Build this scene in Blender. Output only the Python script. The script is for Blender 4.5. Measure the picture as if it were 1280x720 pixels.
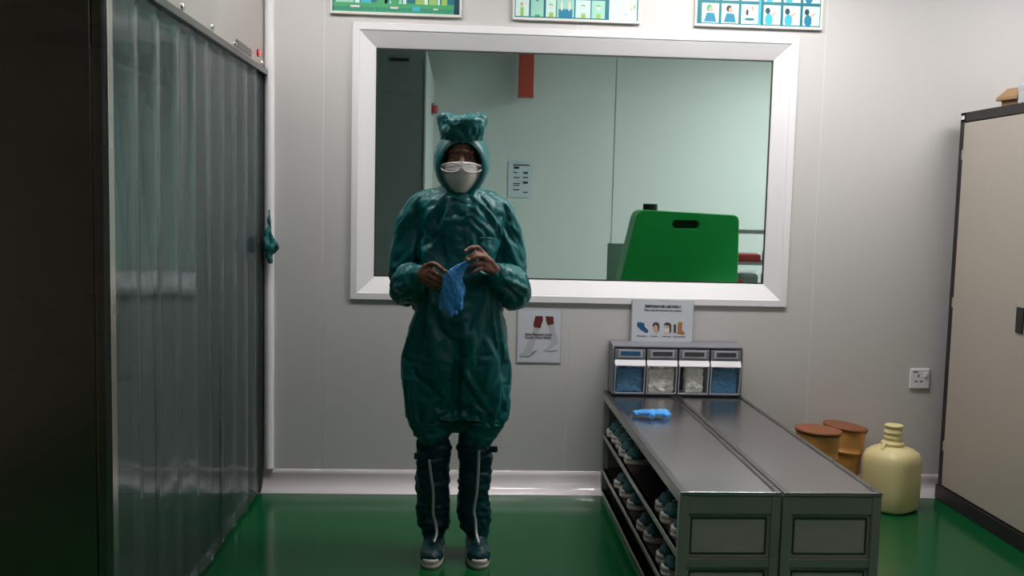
import bpy, bmesh, math, random
import numpy as np
from mathutils import Vector, Matrix, Euler
random.seed(7)
for o in list(bpy.data.objects): bpy.data.objects.remove(o)
S = bpy.context.scene
COL = S.collection
# ------------------------------------------------------------------ camera
F = 1200.0
p_, y_, r_ = [math.radians(a) for a in (4.996, 3.162, 1.3695)]
RX = np.array([[1,0,0],[0,math.cos(p_),-math.sin(p_)],[0,math.sin(p_),math.cos(p_)]])
RZ = np.array([[math.cos(r_),-math.sin(r_),0],[math.sin(r_),math.cos(r_),0],[0,0,1]])
RY = np.array([[math.cos(y_),-math.sin(y_),0],[math.sin(y_),math.cos(y_),0],[0,0,1]])
Mc = RZ @ RX @ np.array([[1,0,0],[0,0,-1],[0,1,0]]) @ RY
cd = bpy.data.cameras.new('camera'); cam = bpy.data.objects.new('camera', cd); COL.objects.link(cam)
cd.sensor_fit = 'HORIZONTAL'; cd.sensor_width = 36; cd.lens = F/1280*36; cd.clip_start = 0.05
rt, dn, fw = Vector(Mc[0]), Vector(Mc[1]), Vector(Mc[2])
m4 = Matrix((rt, -dn, -fw)).transposed().to_4x4(); m4.translation = Vector((0, -4.3666, 1.33))
cam.matrix_world = m4
S.camera = cam
# ------------------------------------------------------------------ world, exposure
W = bpy.data.worlds.new('world'); S.world = W; W.use_nodes = True
W.node_tree.nodes['Background'].inputs[0].default_value = (0.5, 0.52, 0.55, 1)
W.node_tree.nodes['Background'].inputs[1].default_value = 0.03
S.view_settings.view_transform = 'Standard'; S.view_settings.look = 'None'
S.view_settings.exposure = 0.12; S.view_settings.gamma = 1.0; S.view_settings.use_curve_mapping = False
# ceiling luminaires: centre x, centre y, emission strength, size x, size y
LIGHTS = [(-0.60, -0.72, 13.0, 'left'), (1.15, -0.72, 25.0, 'middle'), (2.95, -0.80, 17.0, 'right')]
REAR_FILL_LIGHTS = [(0.0, -3.25, 4.5, 'left'), (2.2, -3.25, 6.5, 'right')]  # unseen rear row, added as weak fill from the front
FAR_LIGHTS = [(3.1, 1.9, 60.0), (1.6, .6, 6.0)]
ZC = 2.62      # ceiling height

# ------------------------------------------------------------------ materials
MATS = {}
def mat(name, col, rough=0.5, metal=0.0, var=0.0, vscale=8.0, bump=0.0, bscale=60.0, rvar=0.0,
        stretch=(1,1,1), spec=0.5, coat=0.0, coat_rough=0.1, sheen=0.0, emis=None, estr=0.0, trans=0.0, sss=0.0, aniso=0.0):
    m = bpy.data.materials.new(name); m.use_nodes = True; MATS[name] = m
    nt = m.node_tree; N = nt.nodes; L = nt.links; b = N['Principled BSDF']
    b.inputs['Base Color'].default_value = (*col, 1); b.inputs['Roughness'].default_value = rough
    b.inputs['Metallic'].default_value = metal; b.inputs['Specular IOR Level'].default_value = spec
    b.inputs['Coat Weight'].default_value = coat; b.inputs['Coat Roughness'].default_value = coat_rough
    b.inputs['Sheen Weight'].default_value = sheen
    b.inputs['Transmission Weight'].default_value = trans
    b.inputs['Anisotropic'].default_value = aniso
    if sss: b.inputs['Subsurface Weight'].default_value = sss; b.inputs['Subsurface Radius'].default_value = (.02,.01,.005)
    if emis: b.inputs['Emission Color'].default_value = (*emis, 1); b.inputs['Emission Strength'].default_value = estr
    if var or bump or rvar:
        tc = N.new('ShaderNodeTexCoord'); mp = N.new('ShaderNodeMapping'); mp.inputs['Scale'].default_value = stretch
        L.new(tc.outputs['Object'], mp.inputs['Vector'])
        n1 = N.new('ShaderNodeTexNoise'); n1.inputs['Scale'].default_value = vscale; n1.inputs['Detail'].default_value = 4
        L.new(mp.outputs['Vector'], n1.inputs['Vector'])
        if var:
            cr = N.new('ShaderNodeMix'); cr.data_type = 'RGBA'
            cr.inputs['A'].default_value = (*[max(0, c*(1-var)) for c in col], 1)
            cr.inputs['B'].default_value = (*[min(1, c*(1+var)) for c in col], 1)
            L.new(n1.outputs['Fac'], cr.inputs['Factor']); L.new(cr.outputs['Result'], b.inputs['Base Color'])
        if rvar:
            mr = N.new('ShaderNodeMapRange'); mr.inputs['From Min'].default_value = .3; mr.inputs['From Max'].default_value = .7
            mr.inputs['To Min'].default_value = max(.02, rough-rvar); mr.inputs['To Max'].default_value = rough+rvar
            L.new(n1.outputs['Fac'], mr.inputs['Value']); L.new(mr.outputs['Result'], b.inputs['Roughness'])
        if bump:
            n2 = N.new('ShaderNodeTexNoise'); n2.inputs['Scale'].default_value = bscale; n2.inputs['Detail'].default_value = 3
            L.new(mp.outputs['Vector'], n2.inputs['Vector'])
            bp = N.new('ShaderNodeBump'); bp.inputs['Strength'].default_value = bump; bp.inputs['Distance'].default_value = .01
            L.new(n2.outputs['Fac'], bp.inputs['Height']); L.new(bp.outputs['Normal'], b.inputs['Normal'])
    return m

def clear(name, tint, milky=0.0, milkcol=(.8,.85,.83), rough=0.05, refl=1.0):
    """thin clear sheet: tinted see-through, mirror reflection by Fresnel, a little milkiness"""
    m = bpy.data.materials.new(name); m.use_nodes = True; MATS[name] = m
    nt = m.node_tree; N = nt.nodes; L = nt.links; N.remove(N['Principled BSDF'])
    out = N['Material Output']
    t = N.new('ShaderNodeBsdfTransparent'); t.inputs[0].default_value = (*tint, 1)
    d = N.new('ShaderNodeBsdfDiffuse'); d.inputs[0].default_value = (*milkcol, 1)
    tl = N.new('ShaderNodeBsdfTranslucent'); tl.inputs[0].default_value = (*milkcol, 1)
    dm = N.new('ShaderNodeMixShader'); dm.inputs[0].default_value = .5; L.new(d.outputs[0], dm.inputs[1]); L.new(tl.outputs[0], dm.inputs[2])
    a = N.new('ShaderNodeMixShader'); a.inputs[0].default_value = milky; L.new(t.outputs[0], a.inputs[1]); L.new(dm.outputs[0], a.inputs[2])
    g = N.new('ShaderNodeBsdfGlossy'); g.inputs['Roughness'].default_value = rough
    fr = N.new('ShaderNodeFresnel'); fr.inputs[0].default_value = 1.45
    mu = N.new('ShaderNodeMath'); mu.operation = 'MULTIPLY'; mu.inputs[1].default_value = refl; L.new(fr.outputs[0], mu.inputs[0])
    b = N.new('ShaderNodeMixShader'); L.new(mu.outputs[0], b.inputs[0]); L.new(a.outputs[0], b.inputs[1]); L.new(g.outputs[0], b.inputs[2])
    L.new(b.outputs[0], out.inputs[0])
    return m

mat('wall_paint', (.60,.58,.57), .42, var=.03, vscale=1.5, bump=.03, bscale=90)
mat('wall_joint', (.72,.71,.70), .5)
mat('ceiling_paint', (.7,.7,.69), .7, var=.02)
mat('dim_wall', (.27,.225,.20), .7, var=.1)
mat('far_paint', (.56,.60,.59), .5, var=.03, vscale=1.2)
mat('green_epoxy', (.002,.092,.026), .16, var=.12, vscale=3, bump=.02, bscale=25, rvar=.04, spec=.4, coat=.06, coat_rough=.06)
mat('cove_paint', (.93,.85,.87), .15, coat=1.0)
mat('frame_paint', (.82,.81,.82), .35, var=.02)
mat('gasket', (.03,.03,.03), .6)
mat('steel', (.50,.475,.455), .42, .6, var=.12, vscale=3, bump=.03, bscale=30, rvar=.08, stretch=(3,1,3))
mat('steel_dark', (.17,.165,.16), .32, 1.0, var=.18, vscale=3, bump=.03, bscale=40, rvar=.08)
mat('steel_front', (.55,.49,.45), .26, 1.0, var=.15, vscale=1.5, bump=.02, bscale=18, rvar=.06, stretch=(.3,1,1.5))
mat('steel_header', (.62,.58,.55), .42, .8, var=.15, vscale=5, bump=.06, bscale=10, rvar=.1)
mat('steel_edge', (.62,.60,.60), .22, 1.0, var=.1)
mat('black_gap', (.012,.012,.012), .7)
mat('suit', (.001,.135,.142), .39, var=.12, vscale=9, bump=.12, bscale=38, spec=.5)
mat('boot_fabric', (.003,.040,.050), .38, var=.2, vscale=12, bump=.2, bscale=60, spec=.4)
mat('shoe_fabric', (.010,.085,.095), .6, var=.25, vscale=20, bump=.2, bscale=80)
mat('shoe_sole', (.70,.62,.58), .5, var=.12, vscale=20)
mat('zip', (.55,.57,.58), .4, .3)
mat('skin', (.21,.09,.06), .5, var=.12, vscale=30, sss=.08, bump=.05, bscale=200)
mat('hair', (.01,.008,.008), .6)
mat('eye_white', (.22,.19,.17), .2)
mat('eye_dark', (.01,.006,.005), .15)
mat('nail', (.55,.30,.26), .3)
mat('mask_paper', (.78,.76,.73), .75, bump=.08, bscale=120)
mat('nitrile', (.07,.38,.95), .38, var=.15, vscale=30, bump=.08, bscale=50)
mat('nitrile_pile', (.08,.26,.44), .55, var=.35, vscale=30, bump=.4, bscale=40)
mat('white_pile', (.85,.80,.70), .7, var=.25, vscale=30, bump=.4, bscale=40)
mat('green_plastic', (.008,.46,.09), .38, var=.06, bump=.03, bscale=40)
mat('green_shade', (.002,.07,.015), .5)
mat('black_plastic', (.015,.015,.015), .4)
mat('red_paint', (.42,.05,.025), .5)
mat('red_lens', (.5,.01,.01), .3, emis=(1,.03,.03), estr=3.0)
mat('red_plastic', (.4,.02,.02), .4)
mat('cabinet_dark', (.018,.014,.016), .5, bump=.03)
mat('cabinet_beige', (.44,.39,.335), .5, var=.04, vscale=3, bump=.03, bscale=100)
mat('cardboard', (.36,.22,.11), .8, var=.2)
mat('white_card', (.62,.65,.70), .6)
mat('drum_orange', (.60,.28,.075), .55, var=.15, vscale=10)
mat('drum_rim', (.26,.085,.03), .5)
mat('carboy', (.80,.69,.36), .42, var=.06, vscale=6, sss=.15)
mat('socket_white', (.82,.80,.84), .35)
mat('slot_dark', (.03,.03,.04), .5)
mat('paper', (.62,.64,.70), .55, var=.02)
mat('paper_edge', (.40,.43,.46), .5)
mat('ink', (.02,.02,.03), .6)
mat('ink_red', (.09,.02,.03), .6)
mat('print_sock', (.48,.48,.50), .7); mat('print_skin', (.13,.02,.015), .7); mat('print_shade', (.22,.23,.26), .7)
mat('print_blue', (.01,.10,.22), .7); mat('print_face', (.62,.40,.27), .7); mat('print_hair', (.06,.05,.06), .7)
mat('print_boot', (.42,.19,.06), .7); mat('print_white', (.75,.73,.72), .7); mat('print_beige', (.6,.5,.3), .7)
mat('pic_teal', (.0,.17,.22), .35); mat('pic_mint', (.35,.68,.55), .4); mat('pic_pale', (.62,.85,.78), .4)
mat('pic_green', (.05,.38,.14), .4); mat('pic_lime', (.33,.55,.12), .4); mat('pic_cyan', (.04,.46,.58), .4)
mat('pic_blue', (.01,.22,.36), .4); mat('pic_dark', (.0,.05,.08), .4); mat('pic_frame', (.75,.74,.70), .35)
mat('bin_grey', (.20,.20,.23), .4, bump=.02); mat('bin_dark', (.05,.05,.06), .5); mat('bin_white', (.85,.84,.87), .35)
mat('far_grey', (.24,.28,.28), .5); mat('far_paper', (.50,.57,.62), .5)
mat('wire', (.25,.24,.24), .35, .9)
mat('teal_cloth', (.004,.12,.13), .6, var=.25, vscale=10, bump=.3, bscale=20)
mat('pale_standin', (.26,.27,.26), .7, var=.1, bump=.2, bscale=20)
mat('lamp_housing', (.8,.8,.8), .4)
clear('glass', (.87,.91,.88), .0, rough=.01, refl=.8)
clear('pvc', (.78,.84,.84), .085, (.45,.53,.53), rough=.08, refl=.36)
clear('pvc_film', (.88,.92,.92), .16, (.7,.74,.74), rough=.2, refl=.4)
clear('clear_plastic', (.94,.95,.96), .02, (.7,.7,.72), rough=.08, refl=.25)
def lamp_mat(name, s, col=(1,.975,.96)):
    return mat(name, (.9,.9,.9), .5, emis=col, estr=s)

# ------------------------------------------------------------------ helpers
def tag(o, label=None, cat=None, group=None, kind=None):
    if label: o['label'] = label
    if cat: o['category'] = cat
    if group: o['group'] = group
    if kind: o['kind'] = kind
    return o
def thing(name, label, cat, loc=(0,0,0), rz=0.0, group=None):
    o = bpy.data.objects.new(name, None); COL.objects.link(o); o.location = loc; o.rotation_euler = (0,0,rz)
    o.empty_display_size = .1
    return tag(o, label, cat, group)
def sempty(name, loc=(0,0,0)):
    o = bpy.data.objects.new(name, None); COL.objects.link(o); o.location = loc; o['kind'] = 'structure'; return o

class MB:
    def __init__(s): s.v = []; s.f = []; s.mi = []; s.cur = 0
    def add(s, vs, fs):
        n = len(s.v); s.v += [tuple(p) for p in vs]; s.f += [tuple(i+n for i in f) for f in fs]; s.mi += [s.cur]*len(fs); return s
    def box(s, x0, x1, y0, y1, z0, z1):
        vs = [(x,y,z) for z in (z0,z1) for y in (y0,y1) for x in (x0,x1)]
        return s.add(vs, [(0,2,3,1),(4,5,7,6),(0,1,5,4),(2,6,7,3),(0,4,6,2),(1,3,7,5)])
    def cyl(s, p0, p1, r0, r1=None, n=16, caps=True):
        r1 = r0 if r1 is None else r1
        p0, p1 = Vector(p0), Vector(p1); d = (p1-p0).normalized()
        a = d.orthogonal().normalized(); b = d.cross(a)
        vs = []
        for p, r in ((p0,r0),(p1,r1)):
            for i in range(n):
                t = 2*math.pi*i/n; vs.append(p + r*(math.cos(t)*a + math.sin(t)*b))
        fs = [(i,(i+1)%n,n+(i+1)%n,n+i) for i in range(n)]
        if caps: fs += [tuple(range(n-1,-1,-1)), tuple(range(n,2*n))]
        return s.add(vs, fs)
    def loft(s, rings, caps=True):
        n = len(rings[0]); vs = [p for r in rings for p in r]; fs = []
        for k in range(len(rings)-1):
            for i in range(n):
                fs.append((k*n+i, k*n+(i+1)%n, (k+1)*n+(i+1)%n, (k+1)*n+i))
        if caps: fs += [tuple(range(n-1,-1,-1)), tuple((len(rings)-1)*n+i for i in range(n))]
        return s.add(vs, fs)
    def lathe(s, prof, c=(0,0,0), n=32, sx=1, sy=1):
        rings = [[(c[0]+sx*r*math.cos(2*math.pi*i/n), c[1]+sy*r*math.sin(2*math.pi*i/n), c[2]+z) for i in range(n)] for r, z in prof]
        return s.loft(rings)
    def ell(s, c, r, n=20, m=12, rot=None):
        rings = []
        for k in range(m+1):
            t = math.pi*k/m; rr = max(math.sin(t), .02)
            ring = []
            for i in range(n):
                a = 2*math.pi*i/n
                v = Vector((r[0]*rr*math.cos(a), r[1]*rr*math.sin(a), -r[2]*math.cos(t)))
                if rot: v = rot @ v
                ring.append(Vector(c)+v)
            rings.append(ring)
        return s.loft(rings)
    def tube(s, pts, rad, n=14, sub=5, flat=None, endcap=True):
        """smooth tapered limb; flat=(axis vector, factor) squashes it"""
        P = [Vector(p) for p in pts]; R = list(rad)
        Q, RR = [], []
        for i in range(len(P)-1):
            p0 = P[max(i-1,0)]; p1 = P[i]; p2 = P[i+1]; p3 = P[min(i+2,len(P)-1)]
            for k in range(sub):
                t = k/sub
                Q.append(.5*((2*p1)+(p2-p0)*t+(2*p0-5*p1+4*p2-p3)*t*t+(-p0+3*p1-3*p2+p3)*t**3))
                u = t*t*(3-2*t); RR.append(R[i]*(1-u)+R[i+1]*u)
        Q.append(P[-1]); RR.append(R[-1])
        d0 = (Q[1]-Q[0]).normalized(); d1 = (Q[-1]-Q[-2]).normalized()
        rings = []; a = d0.orthogonal().normalized()
        def ring(c, d, r):
            nonlocal a
            a = (a - d*a.dot(d)).normalized(); b = d.cross(a); out = []
            for i in range(n):
                t = 2*math.pi*i/n; v = r*(math.cos(t)*a+math.sin(t)*b)
                if flat: ax = Vector(flat[0]).normalized(); v -= ax*v.dot(ax)*(1-flat[1])
                out.append(c+v)
            return out
        if endcap:
            for k in (4,3,2,1):
                t = k/4*math.pi/2*.97; rings.append(ring(Q[0]-d0*RR[0]*math.sin(t), d0, RR[0]*math.cos(t)))
        for i, q in enumerate(Q):
            d = (Q[min(i+1,len(Q)-1)]-Q[max(i-1,0)]).normalized(); rings.append(ring(q, d, RR[i]))
        if endcap:
            for k in (1,2,3,4):
                t = k/4*math.pi/2*.97; rings.append(ring(Q[-1]+d1*RR[-1]*math.sin(t), d1, RR[-1]*math.cos(t)))
        return s.loft(rings)
    def prism(s, poly, y0, y1):
        """polygon in x,z extruded along y"""
        n = len(poly)
        vs = [(x,y0,z) for x,z in poly]+[(x,y1,z) for x,z in poly]
        fs = [(i,(i+1)%n,n+(i+1)%n,n+i) for i in range(n)]+[tuple(range(n-1,-1,-1)), tuple(range(n,2*n))]
        return s.add(vs, fs)
    def mesh(s, name, smooth=False):
        me = bpy.data.meshes.new(name); me.from_pydata([tuple(p) for p in s.v], [], s.f)
        me.polygons.foreach_set('material_index', s.mi)
        bm = bmesh.new(); bm.from_mesh(me); bmesh.ops.recalc_face_normals(bm, faces=bm.faces); bm.to_mesh(me); bm.free()
        if smooth: me.polygons.foreach_set('use_smooth', [True]*len(me.polygons))
        me.update(); return me
    def obj(s, name, mats, parent=None, smooth=False, bevel=0, seg=2, loc=None, auto=False):
        me = s.mesh(name, smooth)
        return link(name, me, mats, parent, bevel, seg, loc)
def link(name, me, mats, parent=None, bevel=0, seg=2, loc=None):
    if isinstance(mats, str): mats = [mats]
    if not me.materials:
        for m in mats: me.materials.append(MATS[m])
    o = bpy.data.objects.new(name, me); COL.objects.link(o)
    if parent: o.parent = parent
    if loc: o.location = loc
    if bevel:
        b = o.modifiers.new('bevel', 'BEVEL'); b.width = bevel; b.segments = seg; b.limit_method = 'ANGLE'; b.angle_limit = math.radians(40)
    return o
def copy_tree(o, parent=None):
    c = o.copy(); COL.objects.link(c)
    if parent: c.parent = parent
    for ch in list(o.children): copy_tree(ch, c)
    return c
def remeshed(mb, voxel, smooth=4, fac=.5, disp=None):
    """union of overlapping closed shapes -> one continuous skin, smoothed, then displaced"""
    me = mb.mesh('tmp'); o = bpy.data.objects.new('tmp', me); COL.objects.link(o)
    r = o.modifiers.new('r', 'REMESH'); r.mode = 'VOXEL'; r.voxel_size = voxel; r.adaptivity = 0
    if smooth:
        s = o.modifiers.new('s', 'SMOOTH'); s.iterations = smooth; s.factor = fac
    dg = bpy.context.evaluated_depsgraph_get(); dg.update()
    out = bpy.data.meshes.new_from_object(o.evaluated_get(dg))
    bpy.data.objects.remove(o)
    if disp:
        n = len(out.vertices); co = np.empty(n*3); out.vertices.foreach_get('co', co); co = co.reshape(-1,3)
        no = np.empty(n*3); out.vertex_normals.foreach_get('vector', no); no = no.reshape(-1,3)
        co = disp(co, no); out.vertices.foreach_set('co', co.ravel())
    out.polygons.foreach_set('use_smooth', [True]*len(out.polygons)); out.update()
    return out
rng = np.random.default_rng(5)
def make_noise(k=14, seed=1):
    g = np.random.default_rng(seed); D = g.normal(size=(k,3)); D /= np.linalg.norm(D,axis=1)[:,None]
    fr = g.uniform(.6,1.8,k); ph = g.uniform(0,6.28,k)
    def f(p): # smooth noise about -1..1 with unit feature size
        q = p + .35*np.sin(p[:,[1,2,0]]*1.7+1.3)
        return np.sin((q@D.T)*fr*3.0+ph).sum(1)/math.sqrt(k)
    return f
N1, N2, N3 = make_noise(seed=1), make_noise(seed=2), make_noise(seed=3)
def ridge(v, s=.35): return np.exp(-(v/s)**2)
def text(body, size, x, z, y, m, parent, name='lettering', align='CENTER', extr=.0002, bold=0):
    c = bpy.data.curves.new(name, 'FONT'); c.body = body; c.size = size; c.align_x = align; c.extrude = extr; c.offset = bold
    o = bpy.data.objects.new('tmp', c); COL.objects.link(o)
    dg = bpy.context.evaluated_depsgraph_get(); dg.update()
    me = bpy.data.meshes.new_from_object(o.evaluated_get(dg)); bpy.data.objects.remove(o)
    me.transform(Matrix.Translation((x, y, z)) @ Matrix.Rotation(math.pi/2, 4, 'X'))
    me.materials.clear()
    o = link(name, me, m, parent); o['kind'] = 'stuff'; return o

# ------------------------------------------------------------------ room shell
R_IN = 4.0
MB().box(-2.35, R_IN, -7.5, 0.0, -.05, 0).obj('floor', 'green_epoxy')['kind'] = 'structure'
MB().box(-2.35, R_IN, -7.5, 0.0, ZC, ZC+.05).obj('ceiling', 'ceiling_paint')['kind'] = 'structure'
MB().box(-2.40, -2.35, -7.5, .06, 0, ZC).obj('wall_left', 'dim_wall')['kind'] = 'structure'
MB().box(R_IN, R_IN+.05, -7.5, .06, 0, ZC).obj('wall_right', 'wall_paint')['kind'] = 'structure'
MB().box(-2.40, R_IN+.05, -7.55, -7.5, 0, ZC).obj('wall_front', 'dim_wall')['kind'] = 'structure'
# back wall: sandwich panels with joints at these x; window opening through the middle two
WX0, WX1, WZ0, WZ1 = -.455, 1.482, .910, 2.088
wall = sempty('wall_back')
joints = [-2.35, -1.745, -.617, .507, 1.643, 2.78, R_IN]
for a, b in zip(joints[:-1], joints[1:]):
    a2, b2 = a+.0025, b-.0025; m = MB()
    segs = []
    lo, hi = max(a2, WX0), min(b2, WX1)
    if lo < hi:
        if a2 < WX0: m.box(a2, WX0, 0, .05, 0, ZC)
        if b2 > WX1: m.box(WX1, b2, 0, .05, 0, ZC)
        m.box(lo, hi, 0, .05, 0, WZ0); m.box(lo, hi, 0, .05, WZ1, ZC)
    else: m.box(a2, b2, 0, .05, 0, ZC)
    m.obj('wall_panel', 'wall_paint', wall)
for x in joints[1:-1]:
    m = MB()
    if WX0 < x < WX1: m.box(x-.004, x+.004, .0015, .05, 0, WZ0); m.box(x-.004, x+.004, .0015, .05, WZ1, ZC)
    else: m.box(x-.004, x+.004, .0015, .05, 0, ZC)
    m.obj('joint_strip', 'wall_joint', wall)
MB().box(-2.4, WX0, .05, .055, 0, ZC).box(WX1, R_IN, .05, .055, 0, ZC).box(WX0, WX1, .05, .055, 0, WZ0).box(WX0, WX1, .05, .055, WZ1, ZC).obj('wall_core', 'far_paint', wall)
# coved skirting: quarter-round profile
def cove(x0, x1):
    prof = [(0,.096),(-.006,.094)]
    for k in range(9):
        t = math.pi/2*k/8; prof.append((-.070+.062*math.cos(t), .074-.072*math.sin(t)))
    prof += [(-.072,0),(0,0)]
    m = MB(); n = len(prof)
    m.loft([[(x0,y,z) for y,z in prof], [(x1,y,z) for y,z in prof]])
    return m
cv = cove(-2.34, R_IN-.01).obj('baseboard_back', 'cove_paint', smooth=False); cv['kind'] = 'structure'
for pz in cv.data.polygons: pz.use_smooth = abs(pz.normal.x) < .5 and len(pz.vertices) == 4
# corner cover strip where booth meets wall
MB().cyl((-.855,-.004,.10), (-.855,-.004,ZC), .022, n=20).obj('trim_1', 'frame_paint')['kind'] = 'structure'

# ------------------------------------------------------------------ window
win = sempty('window_1')
# frame profile: distance inward d, depth y
prof = [(0.0, .0), (0.0,-.012), (.030,-.012), (.034,-.006), (.036,-.006), (.102, .030), (.102,.045), (.036,.049), (0,.049)]
ox0, ox1, oz0, oz1 = -.492, 1.518, .884, 2.114
def corner(d, c):
    return {'bl':(ox0+d,oz0+d),'br':(ox1-d,oz0+d),'tr':(ox1-d,oz1-d),'tl':(ox0+d,oz1-d)}[c]
for a, b in (('bl','br'),('br','tr'),('tr','tl'),('tl','bl')):
    m = MB(); ra = [(corner(d,a)[0], y, corner(d,a)[1]) for d,y in prof]; rb = [(corner(d,b)[0], y, corner(d,b)[1]) for d,y in prof]
    m.loft([ra, rb]); m.obj('window_frame', 'frame_paint', win, bevel=.0012, seg=1)
gx0, gx1, gz0, gz1 = ox0+.102, ox1-.102, oz0+.102, oz1-.102
MB().box(gx0, gx1, .036, .042, gz0, gz1).obj('window_pane', 'glass', win)
g = MB()
g.box(gx0, gx1, .030, .036, gz0, gz0+.006).box(gx0, gx1, .030, .036, gz1-.006, gz1).box(gx0, gx0+.006, .030, .036, gz0, gz1).box(gx1-.006, gx1, .030, .036, gz0, gz1)
g.obj('gasket', 'gasket', win)

# ------------------------------------------------------------------ far room behind the window
FX0, FX1, FY = -2.6, 4.2, 3.6
MB().box(FX0, FX1, .06, FY, -.05, 0).obj('floor_far', 'far_grey')['kind'] = 'structure'
MB().box(FX0, FX1, .06, FY, 2.75, 2.8).obj('ceiling_far', 'far_paint')['kind'] = 'structure'
fw_ = sempty('wall_far')
for a, b in ((FX0,-.7),(-.7,1.256),(1.26,2.62),(2.62,FX1)):
    MB().box(a+.003, b-.003, FY, FY+.05, 0, 2.75).obj('wall_panel', 'far_paint', fw_)
MB().box(FX0, FX1, FY+.01, FY+.06, 0, 2.75).obj('joint_strip', 'far_paint', fw_)
MB().box(FX0-.05, FX0, .06, FY, 0, 2.75).obj('wall_far_left', 'far_grey')['kind'] = 'structure'
MB().box(FX1, FX1+.05, .06, FY, 0, 2.75).obj('wall_far_right', 'far_paint')['kind'] = 'structure'
pt = sempty('wall_partition')
MB().box(FX0, -.237, 1.80, 1.86, 0, 2.75).obj('wall_panel', 'far_grey', pt)
MB().box(-.285, -.235, 1.86, FY, 0, 2.30).obj('wall_panel', 'far_paint', pt)
MB().box(-.240, -.228, 1.79, 1.87, 0, 2.21).obj('corner_strip', 'frame_paint', pt)
MB().box(-.46, -.34, 1.785, 1.80, 2.210, 2.225).obj('overhead_track', 'black_gap', pt)
t = thing('alarm_beacon', 'small red alarm beacon on the partition edge left of the hood, seen through the window', 'alarm', (-.215, 3.0, 2.03))
MB().cyl((0,0,-.03),(0,0,.03),.028,n=16).obj('lens', 'red_plastic', t, bevel=.008)
MB().box(-.03,.0,-.02,.02,-.045,.045).obj('bracket', 'far_grey', t)
t = thing('red_duct', 'red square duct hanging from the far room ceiling behind the glass', 'duct', (.505, 3.45, 2.20))
MB().box(-.058,.058,-.06,.06,0,.55).obj('duct_body', 'red_paint', t, bevel=.004)
MB().box(-.062,.062,-.064,.064,-.012,.012).obj('flange', 'red_paint', t, bevel=.002)
t = thing('far_notice', 'small grey typed notice sheet on the far wall right of the person', 'notice', (.485, 3.595, 1.535))
MB().box(-.098,.098,-.003,0,-.148,.148).obj('sheet', 'far_paper', t)
m = MB()
m.box(-.06,.075,-.005,-.003,.112,.122); m.box(-.055,-.01,-.005,-.003,.085,.104)
for k,(z,w) in enumerate(((.05,.03),(.01,.05),(-.04,.055),(-.055,.05),(-.09,.05))):
    m.box(-.055,-.055+w,-.005,-.003,z,z+.008)
for z in (.055,.045,.012,-.025,-.035,-.11): m.box(.025,.065,-.005,-.003,z,z+.008)
m.obj('lettering', 'ink', t)['kind'] = 'stuff'
# table with the green tank, rack, grey board
t = thing('side_table', 'grey table behind the window carrying the green tank', 'table', (1.2,.42,0))
MB().box(-.55,.75,-.30,.30,.86,.90).obj('tabletop', 'far_grey', t, bevel=.004)
for sx in (-.5,.7):
    for sy in (-.26,.26): MB().box(sx-.02,sx+.02,sy-.02,sy+.02,0,.86).obj('leg', 'far_grey', t)
t = thing('grey_board', 'grey flat board standing left of the green tank behind the glass', 'board', (.85,.58,.90))
MB().box(-.085,.085,-.008,.008,0,.24).obj('board_sheet', 'far_grey', t, bevel=.002)
tk = thing('portable_eyewash_tank', 'large green plastic tank with black cap standing behind the window glass', 'tank', (1.07,.25,.90))
pr = [(-.318,0),(-.235,.385),(-.222,.408),(-.20,.418),(.24,.403),(.256,.392),(.262,.375),(.268,0)]
hole = [(.055+.062*math.cos(a)*(1 if abs(math.cos(a))<.0 else 1), .353+.020*math.sin(a)) for a in [2*math.pi*k/16 for k in range(16)]]
bm = bmesh.new()
def face_with_hole(bm, y):
    vo = [bm.verts.new((x,y,z)) for x,z in pr]; vi = [bm.verts.new((.004+(.045 if math.cos(a)>0 else -.045)+.020*math.cos(a), y, .353+.020*math.sin(a))) for a in [2*math.pi*(k+.5)/16 for k in range(16)]]
    eo = [bm.edges.new((vo[i],vo[(i+1)%len(vo)])) for i in range(len(vo))]; ei = [bm.edges.new((vi[i],vi[(i+1)%16])) for i in range(16)]
    bmesh.ops.triangle_fill(bm, edges=eo+ei, use_beauty=True)
    return vo, vi
a0, i0 = face_with_hole(bm, -.08); a1, i1 = face_with_hole(bm, .08)
for A, B in ((a0,a1),(i0,i1)):
    for k in range(len(A)): bm.faces.new((A[k],A[(k+1)%len(A)],B[(k+1)%len(A)],B[k]))
bmesh.ops.recalc_face_normals(bm, faces=bm.faces)
me = bpy.data.meshes.new('tank_body'); bm.to_mesh(me); bm.free()
link('tank_body', me, 'green_plastic', tk, bevel=.010, seg=3)
MB().box(-.058,.067,-.035,.035,.325,.38).obj('grip_recess', 'green_shade', tk)  # shade inside the grip put in as a darker green block
MB().cyl((-.155,0,.41),(-.155,0,.447),.035,n=24).obj('cap', 'black_plastic', tk, bevel=.004)
MB().cyl((-.155,0,.40),(-.155,0,.416),.028,n=24).obj('neck', 'green_plastic', tk)
t = thing('wire_rack', 'wire rack right of the green tank holding red and clear packs', 'rack', (1.53,.60,.90))
for sx in (-.12,.26):
    for sy in (-.12,.12): MB().cyl((sx,sy,0),(sx,sy,.33),.007,n=8).obj('upright', 'wire', t)
for z in (.015,.155,.315):
    m = MB(); m.box(-.125,.265,-.125,-.115,z-.008,z+.008).box(-.125,.265,.115,.125,z-.008,z+.008)
    for k in range(9): m.box(-.12+k*.0475-.002,-.12+k*.0475+.002,-.12,.12,z-.003,z+.003)
    m.obj('shelf', 'wire', t)
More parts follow.
